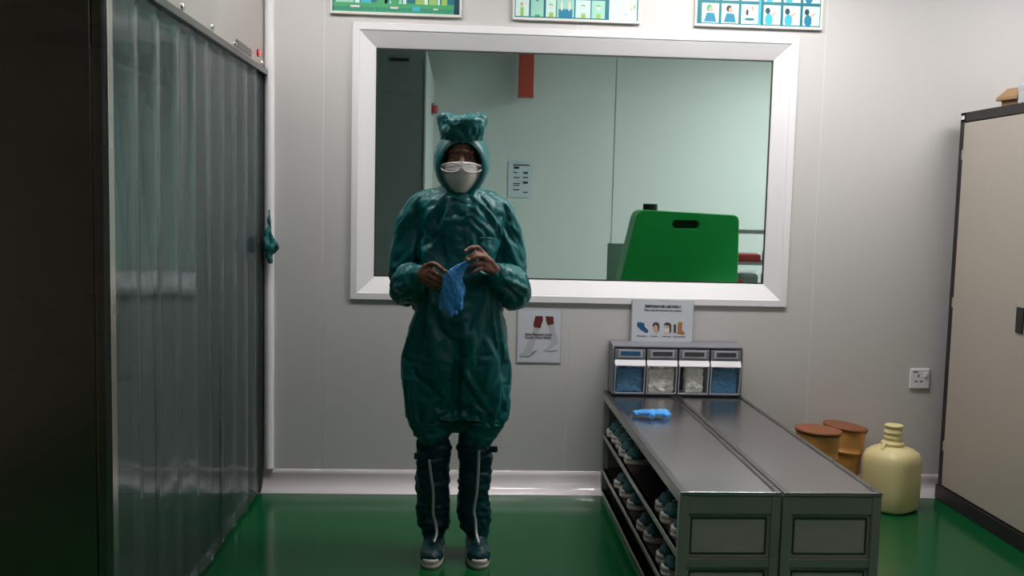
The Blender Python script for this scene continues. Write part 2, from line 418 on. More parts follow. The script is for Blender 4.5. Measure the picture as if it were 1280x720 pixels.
def pack(lbl, loc, sz, m_, cat='pack', nm='packet'):
    t = thing(nm, lbl, cat, loc); w,d,h = sz
    MB().box(-w/2,w/2,-d/2,d/2,0,h*.85).obj('pouch', m_, t, bevel=min(sz)*.2)
    MB().box(-w/2+.005,w/2-.005,-.004,.004,h*.8,h).obj('seal_strip', 'clear_plastic', t)
pack('red packet on the top tray of the wire rack', (1.50,.60,1.059), (.13,.12,.05), 'red_plastic')
pack('pale clear packet on the top tray of the wire rack', (1.65,.60,1.059), (.10,.12,.07), 'white_card')
pack('grey packet standing low on the wire rack', (1.52,.63,.92), (.10,.10,.09), 'far_grey')
pack('small red packet low on the wire rack beside the tank', (1.44,.54,.92), (.06,.06,.06), 'red_plastic')
pack('whitish clear packet at the low right of the wire rack', (1.64,.60,.92), (.09,.10,.10), 'white_card')

# ------------------------------------------------------------------ ceiling luminaires
def luminaire(x, y, z, s, w, d, nm, label, col=(1,.975,.96)):
    t = thing('ceiling_light', label, 'light', (x,y,z))
    MB().box(-w/2-.02,w/2+.02,-d/2-.02,d/2+.02,-.03,0).box(-w/2-.02,-w/2,-d/2-.02,d/2+.02,-.04,-.03).box(w/2,w/2+.02,-d/2-.02,d/2+.02,-.04,-.03).obj('housing', 'lamp_housing', t)
    lamp_mat(nm, s, col)
    MB().box(-w/2,w/2,-d/2,d/2,-.034,-.0305).obj('diffuser', nm, t)
for i,(x,y,s,pos) in enumerate(LIGHTS):
    luminaire(x,y,ZC,s,1.15,.30,'lamp_%d'%i,'white fluorescent ceiling light, the %s one of the changing room row'%pos)
for i,(x,y,s,pos) in enumerate(REAR_FILL_LIGHTS):
    luminaire(x,y,ZC,s,1.15,.30,'lampr_%d'%i,'unseen white fill light added on the ceiling at the rear of the changing room, %s one'%pos)
for i,((x,y,s),pos) in enumerate(zip(FAR_LIGHTS, ('right','left'))):
    luminaire(x,y,2.75,s,1.0,.5,'lampf_%d'%i,'white ceiling light in the room behind the window, %s one'%pos,(.97,1,.97))

# ------------------------------------------------------------------ steel booth with strip curtain
bo = thing('steel_booth', 'tall dark stainless steel booth on the left beside the strip curtain', 'booth', (-.88,-1.87,0))
XI = -1.46
MB().box(XI,-.042,-.03,0,0,ZC-.01).obj('front_panel', 'steel_front', bo, bevel=.002)
MB().box(-.038,0,-.03,.012,0,ZC-.01).obj('corner_post', 'steel_front', bo, bevel=.004)
MB().box(-.006,.002,-.034,-.026,0,ZC-.01).obj('edge_trim', 'steel_edge', bo, bevel=.001)
MB().box(-.03,.0,.015,1.868,1.895,ZC-.01).obj('header_panel', 'steel_header', bo, bevel=.002)
MB().box(XI,-.05,.005,1.85,ZC-.05,ZC-.02).obj('roof_panel', 'steel_dark', bo)
MB().box(XI,XI+.03,.005,1.865,0,ZC-.06).obj('side_panel', 'steel_dark', bo)
MB().box(-.055,.0,1.80,1.868,.0,1.895).obj('gap_post', 'black_gap', bo, bevel=.004)  # dark gap between curtain and wall, put in as a black post
MB().box(-.002,.004,.05,.12,1.98,2.01).obj('label_plate', 'steel_dark', bo)
MB().box(0,.004,1.34,1.60,1.912,1.94).obj('label_plate', 'steel_dark', bo)
for y in (.62,.98,1.32,1.82): 
    MB().ell((.0,y,1.918),(.008,.016,.012),12,6).obj('rivet', 'steel_edge', bo)
led = MB().cyl((-.002,1.735,1.948),(.012,1.735,1.948),.011,n=16).obj('indicator_lamp', 'red_lens', bo, bevel=.003); led['label'] = 'glowing red indicator lamp'
MB().cyl((-.002,1.735,1.948),(.006,1.735,1.948),.016,n=16).obj('lamp_bezel', 'black_plastic', bo)

sc = thing('strip_curtain', 'clear plastic strip curtain hanging across the opening of the steel booth', 'curtain', (-.88,-1.87,0))
MB().box(-.005,.022,.02,1.865,1.868,1.893).obj('rail', 'steel_dark', sc, bevel=.002)
for k in range(10):
    yc = .065+.19*k
    sgn = 1 if k%2 else -1
    rings = []; nz = 24
    for j in range(nz+1):
        z = 1.885 - (1.865)*j/nz; row = []
        amp = .0015+.003*(j/nz); ph = k*1.7
        for i in range(9):
            u = i/8-.5; y = yc+u*.245 + .006*math.sin(z*3+ph)*(j/nz)
            x = .009*u - .004*(1-4*u*u) + amp*math.sin(u*5+ph+z*1.3)*(j/nz)
            row.append((x,y,z))
        rings.append(row)
    m = MB(); vs = [p for r in rings for p in r]; n = 9
    m.add(vs, [(a*n+b, a*n+b+1, (a+1)*n+b+1, (a+1)*n+b) for a in range(nz) for b in range(8)])
    o = m.obj('strip', 'pvc', sc, smooth=True)
    so = o.modifiers.new('s','SOLIDIFY'); so.thickness = .002
# film valance, and a tape band across the strips near the post
def wavy(x, y0, y1, z0, z1, m_, name, parent, amp=.01, fr=20, edge=0.0, nz=10, ny=30):
    m = MB(); vs = []
    for j in range(nz+1):
        for i in range(ny+1):
            y = y0+(y1-y0)*i/ny; zz0 = z0+edge*math.sin(y*23)
            z = z1+(zz0-z1)*j/nz
            vs.append((x+amp*math.sin(y*fr+j*.2)*(.3+j/nz), y, z))
    m.add(vs, [(a*(ny+1)+b, a*(ny+1)+b+1, (a+1)*(ny+1)+b+1, (a+1)*(ny+1)+b) for a in range(nz) for b in range(ny)])
    o = m.obj(name, m_, parent, smooth=True); so = o.modifiers.new('s','SOLIDIFY'); so.thickness = .0012; return o
wavy(-.035, .03, .62, 1.72, 1.89, 'pvc_film', 'valance', sc, .008, 15, .012)

# garments on a rail inside the booth
t = thing('garment_rail', 'steel garment rail inside the booth behind the strip curtain', 'rail', (-1.26,-1.0,1.80))
MB().cyl((0,-.80,0),(0,.90,0),.012,n=12).obj('bar', 'steel', t)
for y in (-.75,.85): MB().cyl((0,y,0),(0,y,.765),.008,n=8).obj('hanger_rod', 'steel', t)
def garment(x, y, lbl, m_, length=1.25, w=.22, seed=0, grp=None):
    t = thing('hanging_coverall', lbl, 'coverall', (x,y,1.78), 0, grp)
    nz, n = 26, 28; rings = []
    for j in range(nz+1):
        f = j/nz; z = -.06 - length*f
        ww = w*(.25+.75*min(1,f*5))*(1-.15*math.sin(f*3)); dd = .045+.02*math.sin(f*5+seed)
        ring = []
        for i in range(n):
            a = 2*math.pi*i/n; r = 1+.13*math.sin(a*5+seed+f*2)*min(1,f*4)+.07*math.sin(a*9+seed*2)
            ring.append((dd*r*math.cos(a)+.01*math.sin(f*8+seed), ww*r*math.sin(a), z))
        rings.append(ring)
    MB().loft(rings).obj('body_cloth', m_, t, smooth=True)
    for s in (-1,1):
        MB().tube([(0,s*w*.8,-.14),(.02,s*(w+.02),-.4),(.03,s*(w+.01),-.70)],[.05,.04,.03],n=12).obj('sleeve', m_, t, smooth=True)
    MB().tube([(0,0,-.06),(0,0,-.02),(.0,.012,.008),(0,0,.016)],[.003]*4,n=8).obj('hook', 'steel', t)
garment(-1.26,-1.42,'dark teal coverall hanging nearest the booth front behind the curtain','teal_cloth',1.25,.115,1)
garment(-1.26,-.98,'dark teal coverall hanging in the middle of the rail behind the curtain','teal_cloth',1.15,.115,2)
garment(-1.26,-.58,'pale grey coverall added behind the strip curtain in place of whitish strip edges','pale_standin',1.10,.09,3)  # pale coverall added in place of whitish glints on curled strips
# sleeve end poking past the last strip
t = thing('teal_cap', 'small crumpled dark teal cap hanging at the curtain end near the wall', 'cap', (-.875,-.055,1.12))
def dcap(co,no): return co+no*(.008*N1(co*45))[:,None]
me = remeshed(MB().tube([(.03,0,.13),(.03,0,.04),(.035,0,0),(.03,0,-.06)],[.006,.018,.034,.010],n=12),.004,2,disp=dcap); link('cap_cloth', me, 'teal_cloth', t)
MB().cyl((.03,0,.13),(.03,0,.16),.003,n=8).obj('loop', 'teal_cloth', t)
# loose clear film hanging inside near the post
t = thing('plastic_sheet', 'crumpled whitish clear plastic sheet hanging just behind the curtain post', 'sheet', (-.96,-1.76,0))
m = MB(); vs = []; nz, ny = 30, 8
for j in range(nz+1):
    z = 1.75-1.0*j/nz; c = .02+.10*math.sin(j/nz*math.pi)**2; w_ = .02+.05*math.sin(j/nz*math.pi*.9)
    for i in range(ny+1):
        u = i/ny-.5; vs.append((.02*math.sin(u*6+z*5), c*1.0-.05+u*w_*2, z))
m.add(vs, [(a*(ny+1)+b, a*(ny+1)+b+1, (a+1)*(ny+1)+b+1, (a+1)*(ny+1)+b) for a in range(nz) for b in range(ny)])
o = m.obj('film', 'pvc_film', t, smooth=True); so = o.modifiers.new('s','SOLIDIFY'); so.thickness = .0015

# ------------------------------------------------------------------ framed pictures above the window
def picture(xa, xb, kind, label):
    xc = (xa+xb)/2; w = xb-xa; h = .42
    t = thing('framed_picture', label, 'poster', (xc,0,2.147))
    def bar(x0,x1,z0,z1): MB().box(x0,x1,-.018,-.001,z0,z1).obj('frame_rail', 'pic_frame', t, bevel=.002)
    bar(-w/2,w/2,0,.012); bar(-w/2,w/2,h-.012,h); bar(-w/2,-w/2+.010,.012,h-.012); bar(w/2-.010,w/2,.012,h-.012)
    MB().box(-w/2+.008,w/2-.008,-.010,-.002,.010,h-.010).obj('backing', 'pic_teal', t)
    m = MB(); names = ['pic_teal','pic_mint','pic_pale','pic_green','pic_lime','pic_cyan','pic_blue','pic_dark','print_hair','print_face','print_white']
    ix = {n:i for i,n in enumerate(names)}; lay = [0]
    def q(nm,x0,x1,z0,z1,l=0): m.cur = ix[nm]; y=-.0105-.0003*l; m.add([(x0,y,z0),(x1,y,z0),(x1,y,z1),(x0,y,z1)],[(0,1,2,3)])
    def disc(nm,x,z,rx,rz,l=1,n=14): m.cur = ix[nm]; y=-.0105-.0003*l; m.add([(x+rx*math.cos(2*math.pi*k/n),y,z+rz*math.sin(2*math.pi*k/n)) for k in range(n)],[tuple(range(n))])
    x0, x1 = -w/2+.014, w/2-.014
    if kind == 0:
        q('pic_green',x0,x1,.014,.055)
        k = 0; x = x0
        while x < x1-.006: q('pic_teal',x,x+.005,.018,.034,1); x += .011
        q('print_white',x0+.075,x0+.115,.032,.040,2); q('print_white',x0+.25,x0+.285,.030,.038,2); q('print_white',x0+.44,x0+.46,.030,.036,2)
        q('pic_cyan',x0+.345,x0+.38,.022,.042,2)
        q('pic_dark',x1-.02,x1,.014,h-.02,1)
        for r in range(3):
            zb = .052+r*.115
            cols = [('pic_mint',.01,.09),('pic_pale',.095,.115),('pic_cyan',.12,.165),('pic_green',.19,.235),('pic_pale',.225,.235),('pic_mint',.245,.30),('pic_pale',.305,.32),('pic_lime',.36,.40),('pic_pale',.40,.415),('pic_lime',.42,.455),('pic_pale',.458,.468),('pic_lime',.475,.50)]
            for nm,a,b in cols: q(nm,x0+a,x0+b,zb,zb+.095,1)
            disc('pic_pale',x0+.06,zb+.06,.028,.03,2); disc('pic_green',x0+.27,zb+.02,.02,.03,2); disc('pic_pale',x0+.27,zb+.06,.022,.02,3); disc('pic_green',x0+.21,zb+.055,.012,.02,3)
    elif kind == 1:
        q('pic_pale',x1-.125,x1,.014,h-.02,1)
        for k in range(40):
            disc(random.choice(['pic_mint','print_white','pic_green','pic_lime','pic_pale']), random.uniform(x1-.115,x1-.008), random.uniform(.02,.38), .005,.009,2+k%3)
        disc('print_white',x1-.075,.06,.010,.045,5); disc('print_white',x1-.05,.09,.009,.05,5)
        for r in range(4):
            zb = .018+r*.095
            for c,(a,b) in enumerate(((.0,.06),(.068,.125),(.135,.18),(.184,.262),(.268,.335),(.34,.40))):
                q('pic_mint' if c%2 else 'pic_pale',x0+a,x0+b,zb,zb+.078,1)
                xm = x0+(a+b)/2
                if c == 3: 
                    q('pic_blue',x0+a+.008,x0+b-.008,zb,zb+.036,2); disc('print_white',xm-.017,zb+.05,.006,.022,3); disc('print_white',xm+.017,zb+.05,.006,.022,3)
                elif c == 0: disc('print_face',xm-.003,zb+.052,.007,.008,2); disc('print_white',xm+.018,zb+.06,.008,.010,2); q('pic_lime',xm-.008,xm+.006,zb,zb+.04,2)
                elif c == 1: disc('pic_blue',xm,zb+.072,.006,.006,2); q('pic_green',xm-.01,xm+.012,zb,zb+.008,2)
                else: disc('print_white',xm,zb+.045,.008,.009,3); disc('pic_green',xm,zb+.052,.009,.006,2); q('pic_lime',xm-.008,xm+.012,zb,zb+.02,2)
    else:
        for r in range(4):
            zb = .018+r*.100
            for c in range(6):
                a = x0+.018+c*.090+(.012 if c>2 else 0); b = a+.078
                q('pic_pale',a,b,zb,zb+.086,1); xm = (a+b)/2
                if c in (0,1):
                    disc('print_hair' if c else 'pic_green',xm-.005,zb+.064,.013,.015,3); disc('print_face',xm+.002,zb+.058,.009,.012,4)
                    m.cur = ix['pic_blue']; y=-.0115; m.add([(xm-.028,y,zb+.004),(xm+.028,y,zb+.004),(xm+.018,y,zb+.042),(xm-.016,y,zb+.044)],[(0,1,2,3)])
                elif c == 2:
                    disc('print_face',xm+.012,zb+.068,.006,.012,3); disc('print_hair',xm-.012,zb+.05,.006,.014,3); disc('pic_teal',xm,zb+.02,.024,.006,3)
                else:
                    disc('pic_dark',xm-.02,zb+.060,.011,.014,3); disc('pic_cyan' if c<5 else 'pic_blue',xm-.014,zb+.022,.018,.026,3)
                    m.cur = ix['print_face']; y=-.0116; m.add([(xm-.006,y,zb+.042),(xm+.016,y,zb+.058),(xm+.020,y,zb+.054),(xm-.002,y,zb+.036)],[(0,1,2,3)])
                    disc('print_white',xm+.012,zb+.025,.011,.022,3)
        q('pic_cyan',x0+.018+3*.09-.010,x0+.018+3*.09,.012,h-.02,2)
    MB.obj(m,'print',names,t)
picture(-.591,-.012,0,'framed teal and green picture board above the window, left of three')
picture(.213,.785,1,'framed picture board of small photos with pale mint strip, middle of three')
picture(1.033,1.618,2,'framed picture board with rows of blue-clad figures, right of three')

# ------------------------------------------------------------------ paper notices on the back wall
def notice(xc, zc, w, h, label, nm='wall_notice'):
    t = thing(nm, label, 'notice', (xc,0,zc))
    MB().box(-w/2,w/2,-.0035,-.0005,-h/2,h/2).obj('sleeve', 'paper_edge', t)
    MB().box(-w/2+.004,w/2-.004,-.0045,-.0035,-h/2+.004,h/2-.004).obj('sheet', 'paper', t)
    return t
def figure(t, m_, polys, l=0, name='picture_shape'):
    m = MB(); y = -.0048-.0003*l
    for p in polys: m.add([(x,y,z) for x,z in p], [tuple(range(len(p)))])
    return m.obj(name, m_, t)
def crop(px, py, cx, cy, sc): return ((px-cx)*sc, (cy-py)*sc)
t = notice(.371,.728,.205,.250,'paper notice with two white-socked feet, on the wall beside the person')
sc_ = .205/402.0   # photo detail pixels (720 px crop, sheet spans x 183..590, y 107..607)
f = lambda pts: [crop(x,y,386,357,.205/405) for x,y in pts]
figure(t,'print_shade',[f([(300,545),(330,500),(380,480),(340,520),(310,548)]), f([(430,495),(560,482),(555,492),(500,502)]), f([(205,545),(215,552),(300,552),(310,540)])],0,'picture_shadow')
figure(t,'print_skin',[f([(348,172),(415,172),(418,210),(395,285),(335,275),(332,240)]), f([(440,172),(512,175),(518,245),(462,258),(445,215)])],1,'picture_legs')
figure(t,'print_sock',[f([(335,275),(395,290),(360,370),(340,440),(325,500),(300,535),(270,545),(205,542),(205,530),(240,505),(270,440),(310,370)]),
                       f([(462,258),(520,250),(535,320),(565,400),(555,425),(510,460),(470,492),(425,495),(428,485),(470,460),(495,415),(490,350)])],2,'picture_socks')
text('Only Personal Socks',.0150,-.003,.0045,-.0062,'ink_red',t,bold=.0003)
text('Not In Clean Shoes',.0150,-.005,-.0100,-.0062,'ink_red',t,bold=.0003)
t = notice(.938,.806,.290,.198,'landscape paper notice with glove, masks and boot pictures above the dispenser'); t.location.y = -.0128
f = lambda pts: [crop(x,y,590,375,.290/800) for x,y in pts]
text('DISPOSABLES USE ONLY',.0155,.0,.066,-.0056,'ink',t,bold=.0006)
text('Take only the amount you require',.0125,0,.050,-.0056,'ink',t,bold=.0002)
figure(t,'print_blue',[f([(265,395),(285,375),(300,395),(315,375),(330,400),(355,385),(365,440),(415,490),(405,520),(380,520),(310,480),(265,430)])],0,'picture_glove')
figure(t,'print_hair',[f([(460,430),(475,390),(510,378),(545,395),(555,440),(548,500),(520,480),(480,440)]), f([(605,420),(620,390),(655,378),(695,392),(708,430),(706,510),(685,520),(680,450),(640,420)]), f([(735,410),(765,400),(770,515),(740,515)])],1,'picture_hair')
figure(t,'print_face',[f([(470,450),(500,410),(530,430),(540,520),(510,520),(480,480)]), f([(622,440),(660,415),(685,440),(680,520),(620,520)])],2,'picture_face')
figure(t,'print_white',[f([(620,460),(680,455),(682,505),(650,522),(618,505)])],3,'picture_mask')
figure(t,'print_boot',[f([(790,375),(848,375),(845,470),(890,520),(870,532),(780,525),(788,480)])],2,'picture_boot')
for s_,px in (('Nitrile gloves',330),('Hair net',492),('Face mask',650),('Shoes and boots',815)):
    x_,z_ = crop(px,566,590,375,.290/800); text(s_,.0085,x_,z_,-.0056,'ink',t,bold=.0001)

# ------------------------------------------------------------------ wall socket
t = thing('wall_socket', 'white three pin switched socket on the wall left of the cabinet', 'socket', (2.175,0,.556))
MB().box(-.048,.048,-.010,0,-.048,.048).obj('face_plate', 'socket_white', t, bevel=.006, seg=3)
MB().box(.018,.034,-.015,-.009,.008,.030).obj('switch_rocker', 'socket_white', t, bevel=.002)
for x,z,a,b in ((-.008,.014,.003,.007),(-.020,-.012,.006,.003),(.006,-.012,.006,.003)):
    MB().box(x-a,x+a,-.0108,-.009,z-b,z+b).obj('pin_slot', 'slot_dark', t)
MB().box(-.036,-.012,-.0108,-.009,.030,.036).obj('marking', 'slot_dark', t)

# ------------------------------------------------------------------ cabinet on the right
CX = 2.265
cb = thing('steel_cabinet', 'tall beige steel cabinet with dark frame at the right edge', 'cabinet', (CX,-.06,0))
CW, CH, CD = 1.55, 1.79, .46
MB().box(.02,CD,-CW,0,.0,CH-.001).obj('carcass', 'cabinet_dark', cb, bevel=.003)
MB().box(0,.03,-.045,0,0,CH).box(0,.03,-CW,-CW+.045,0,CH).box(0,.03,-CW,0,CH-.042,CH).obj('front_frame', 'cabinet_dark', cb, bevel=.002)
MB().box(-.012,.03,-CW,0,0,.068).obj('plinth', 'cabinet_dark', cb, bevel=.004)
for i,(a,b) in enumerate(((-.775,-.050),(-1.500,-.781))):
    d = MB().box(-.008,.015,a,b,.075,CH-.048).obj('door', 'cabinet_beige', cb, bevel=.003)
    if i == 0:
        h = MB().box(-.014,-.006,-.61,-.56,.86,.965).obj('handle_recess', 'black_plastic', d, bevel=.002)
        for z in (1.60,.93,.26): MB().cyl((-.004,b+.006,z-.022),(-.004,b+.006,z+.022),.0055,n=10).obj('hinge', 'cabinet_beige', cb)
    else: MB().box(-.014,-.006,b-.045,b-.012,.86,.965).obj('handle_recess', 'black_plastic', d, bevel=.002)
MB().box(-.001,.010,-.035,-.005,CH-.03,CH-.012).obj('corner_clip', 'socket_white', cb)
t = thing('cardboard_box', 'small tan cardboard box with flared lid on top of the cabinet', 'box', (2.48,-.155,CH), .25)
MB().loft([[(x*.050,y*.045,0) for x,y in ((-1,-1),(1,-1),(1,1),(-1,1))],[(x*.055,y*.050,.052) for x,y in ((-1,-1),(1,-1),(1,1),(-1,1))]]).obj('box_body', 'cardboard', t, bevel=.003)
MB().loft([[(x*.078,y*.062,.052) for x,y in ((-1,-1),(1,-1),(1,1),(-1,1))],[(x*.075,y*.060,.066) for x,y in ((-1,-1),(1,-1),(1,1),(-1,1))],[(x*.038,y*.035,.108) for x,y in ((-1,-1),(1,-1),(1,1),(-1,1))]]).obj('lid', 'cardboard', t, bevel=.003)
MB().tube([(.045,0,.085),(.062,0,.108),(.055,.0,.125)],[.008,.008,.004],n=8).obj('flap', 'cardboard', t, smooth=True)
t = thing('white_box', 'bluish white box on the cabinet beside the tan cardboard box', 'box', (2.48,-.36,CH))
MB().box(-.06,.10,-.12,.12,0,.105).obj('carton', 'white_card', t, bevel=.004)
MB().box(-.062,.102,-.122,.122,.085,.109).obj('lid', 'white_card', t, bevel=.003)

# ------------------------------------------------------------------ benches
BZ, BF, BB = .480, -1.575, -.012
def bench(x0, x1, label, open_left):
    t = thing('steel_bench', label, 'bench', ((x0+x1)/2,BB,0)); w = (x1-x0)/2; L = BF-BB; p = .028
    for sx in (-1,1):
        for y0 in (L, -p): 
            MB().box(*sorted((sx*w, sx*(w-p))), y0, y0+p, 0, BZ-.0105).obj('leg', 'steel', t, bevel=.002)
    for sx in (-1,1):
        MB().box(*sorted((sx*w, sx*(w-.022))), L+p, -p, BZ-.040, BZ-.0105).obj('side_rail', 'steel', t, bevel=.002)
        for z in ((.275,.110,.012) if True else ()):
            MB().box(*sorted((sx*w, sx*(w-.018))), L+p, -p, z-.010, z+.010).obj('side_rail', 'steel', t, bevel=.002)
    for z, hh in ((.412,.0570), (.245,.028), (.02,.028)):
        MB().box(-w+p, w-p, L+.002, L+.024, z, z+hh).obj('end_rail', 'steel', t, bevel=.002)
    for za, zb in ((.275,.410),(.050,.243)):
        MB().box(-w+p, w-p, L+.012, L+.018, za, zb).obj('end_panel', 'steel_end', t)
        k = MB(); k.box(-w+p+.012,w-p-.012,L+.008,L+.012,zb-.014,zb-.010).box(-w+p+.012,w-p-.012,L+.008,L+.012,za+.010,za+.014).box(-w+p+.010,-w+p+.014,L+.008,L+.012,za+.012,zb-.012).box(w-p-.014,w-p-.010,L+.008,L+.012,za+.012,zb-.012)
        k.obj('panel_bead', 'steel_dark', t)
    for z in (.285,.120):
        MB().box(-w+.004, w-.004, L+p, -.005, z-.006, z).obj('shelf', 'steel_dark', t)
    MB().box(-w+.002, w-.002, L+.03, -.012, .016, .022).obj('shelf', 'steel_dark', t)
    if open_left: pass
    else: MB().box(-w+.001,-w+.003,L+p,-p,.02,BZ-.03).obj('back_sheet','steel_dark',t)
    # top sheet with folded edge and proud angle strips
    MB().box(-w, w, L-.004, 0, BZ-.010, BZ-.003).obj('top', 'bench_top', t, bevel=.003)
    MB().box(-w, -w+.020, L-.004, 0, BZ-.004, BZ).obj('edge_strip', 'steel_strip', t, bevel=.0012)
    MB().box(w-.016, w, L-.004, 0, BZ-.004, BZ+.001).obj('edge_strip', 'steel_strip', t, bevel=.0012)
    MB().box(-w+.020, w-.016, L-.004, L+.010, BZ-.004, BZ+.001).obj('edge_strip', 'steel_edge', t, bevel=.0012)
    for k in range(5):
        yy = L+.06+k*.31
        MB().cyl((w-.008,yy,BZ),(w-.008,yy,BZ+.003),.005,n=10).obj('rivet', 'steel_edge', t)
    return t
mat('steel_strip', (.30,.285,.28), .3, 1.0, var=.1)
mat('bench_top', (.50,.47,.47), .24, 1.0, var=.05, vscale=2, bump=.012, bscale=5, rvar=.03)
mat('steel_end', (.60,.565,.53), .48, .3, var=.25, vscale=5, bump=.06, bscale=40, rvar=.1, stretch=(1,1,5))
bench(.676, .986, 'left stainless steel bench with open shoe shelves, nearer the person', True)
bench(.992, 1.298, 'right stainless steel bench, nearer the yellow carboy', False)

# ------------------------------------------------------------------ shoes
def foot_outline(L=.255, w=.047, n=28, grow=0.0):
    pts = []
    for i in range(n):
        a = 2*math.pi*i/n; s, c = math.sin(a), math.cos(a)
        y = -L/2*s*(1+grow); f = (s+1)/2
        ww = w*(.84+.20*f+.0*f*f)
        pts.append((ww*(1 if abs(s)<.99 else 1)*math.copysign(abs(c)**.75, c)*(1+grow), y))
    return pts
def sole_mesh(h=.034):
    rings = [[(x*k, y*k2, z) for x,y in foot_outline()] for k,k2,z in ((.96,.985,0),(1.0,1.0,.006),(1.0,1.0,h*.45),(.965,.985,h*.5),(1.0,1.0,h*.55),(.99,.995,h*.92),(.95,.98,h))]
    return MB().loft(rings).mesh('sole', True)
def upper_mb(h=.034):
    m = MB(); rings = []
    for f,hw,ht in ((0,.030,.040),(.06,.038,.062),(.2,.041,.075),(.38,.040,.078),(.52,.042,.062),(.66,.045,.047),(.82,.045,.040),(.93,.036,.032),(.985,.018,.018)):
        y = .118-.238*f; ring = []
        for i in range(16):
            a = 2*math.pi*i/16; ring.append((hw*math.cos(a), y, h*.8+max(0,ht*math.sin(a)) if math.sin(a)>0 else h*.8-.008*abs(math.sin(a))))
        rings.append(ring)
    return m.loft(rings)
SOLE = sole_mesh()
def dshoe(co,no):
    r = .0035*N1(co*np.array([30,30,45])); r[co[:,2]<.045] *= .2
    return co+no*r[:,None]
um = upper_mb(); um.tube([(0,.045,.07),(.0,.05,.115),(.01,.035,.135)],[.040,.042,.026],n=14)
UPPER = remeshed(um, .005, 3, disp=dshoe)
def make_shoe():
    t = thing('cleanroom_shoe', 'x', 'shoe')
    link('upper', UPPER, 'shoe_fabric', t); link('sole', SOLE, 'shoe_sole', t)
    z_ = MB().tube([(0,-.085,.071),(0,-.03,.100),(0,.0,.125)],[.0028]*3,n=6).obj('zip', 'zip', t, smooth=True)
    return t
ORD = ['first','second','third','fourth','fifth','sixth','seventh','eighth','ninth']
proto = None
rows = [('upper', .285, [(-.10,0),(-.20,.1),(-.315,-.1),(-.43,.05),(-.54,.1),(-1.16,-.05),(-1.27,.08),(-1.42,-.05)]),
        ('lower', .120, [(-.33,.1),(-.47,-.1),(-.62,.05),(-.88,-.05),(-.99,.08),(-1.20,0),(-1.31,.06)])]
for nm, z, L_ in rows:
    for k,(y,a) in enumerate(L_):
        if proto is None: proto = s_ = make_shoe()
        else: s_ = copy_tree(proto)
        s_.location = (.676+.134+.004*((k*7)%3), y, z+.0005); s_.rotation_euler = (0,0,-math.pi/2+a)
        s_['label'] = 'teal cloth shoe with white sole on the bench %s shelf, %s from the wall' % (nm, ORD[k])
        s_['group'] = 'cleanroom shoes on the bench %s shelf' % nm

# ------------------------------------------------------------------ dispenser with four tilt bins
DX0, DX1, DY0, DY1, DZ = .697, 1.292, -.115, -.006, BZ+.0015
dp = thing('bin_dispenser', 'grey four-bin tilt dispenser standing on the benches against the wall', 'dispenser', (0,0,DZ))
H = .235
MB().box(DX0,DX1,DY1-.006,DY1,0,H).obj('back_panel', 'bin_dark', dp, bevel=.001)
m = MB()
m.add([(x,y,z) for x in (DX0,DX0+.006) for y,z in ((DY0+.0,0),(DY1,0),(DY1,H),(DY0+.018,H-.010),(DY0,H-.02))],[(0,1,2,3,4),(9,8,7,6,5),(0,5,6,1),(1,6,7,2),(2,7,8,3),(3,8,9,4),(4,9,5,0)])
m.add([(x+DX1-DX0-.006,y,z) for x in (DX0,DX0+.006) for y,z in ((DY0+.0,0),(DY1,0),(DY1,H),(DY0+.018,H-.010),(DY0,H-.02))],[(0,1,2,3,4),(9,8,7,6,5),(0,5,6,1),(1,6,7,2),(2,7,8,3),(3,8,9,4),(4,9,5,0)])
m.obj('side_panel', 'bin_grey', dp)
m = MB(); m.add([(x,y,z) for x in (DX0,DX1) for y,z in ((DY0+.008,H-.012),(DY1,H),(DY1,H-.006),(DY0+.008,H-.018))],[(0,1,2,3),(7,6,5,4),(0,4,5,1),(1,5,6,2),(2,6,7,3),(3,7,4,0)])
m.obj('top_panel', 'bin_grey', dp)
MB().box(DX0,DX1,DY0,DY1,0,.006).obj('base_panel', 'bin_dark', dp)
pw = (DX1-DX0-.012)/4
cont = [('nitrile_pile','blue gloves heaped in the leftmost dispenser bin','gloves','glove_pile'),('white_pile','crumpled white masks in the second dispenser bin','masks','mask_pile'),
        ('white_pile','folded cream hair nets in the third dispenser bin','hair nets','hair_net_pile'),('nitrile_pile','blue shoe covers filling the rightmost dispenser bin','shoe covers','shoe_cover_pile')]
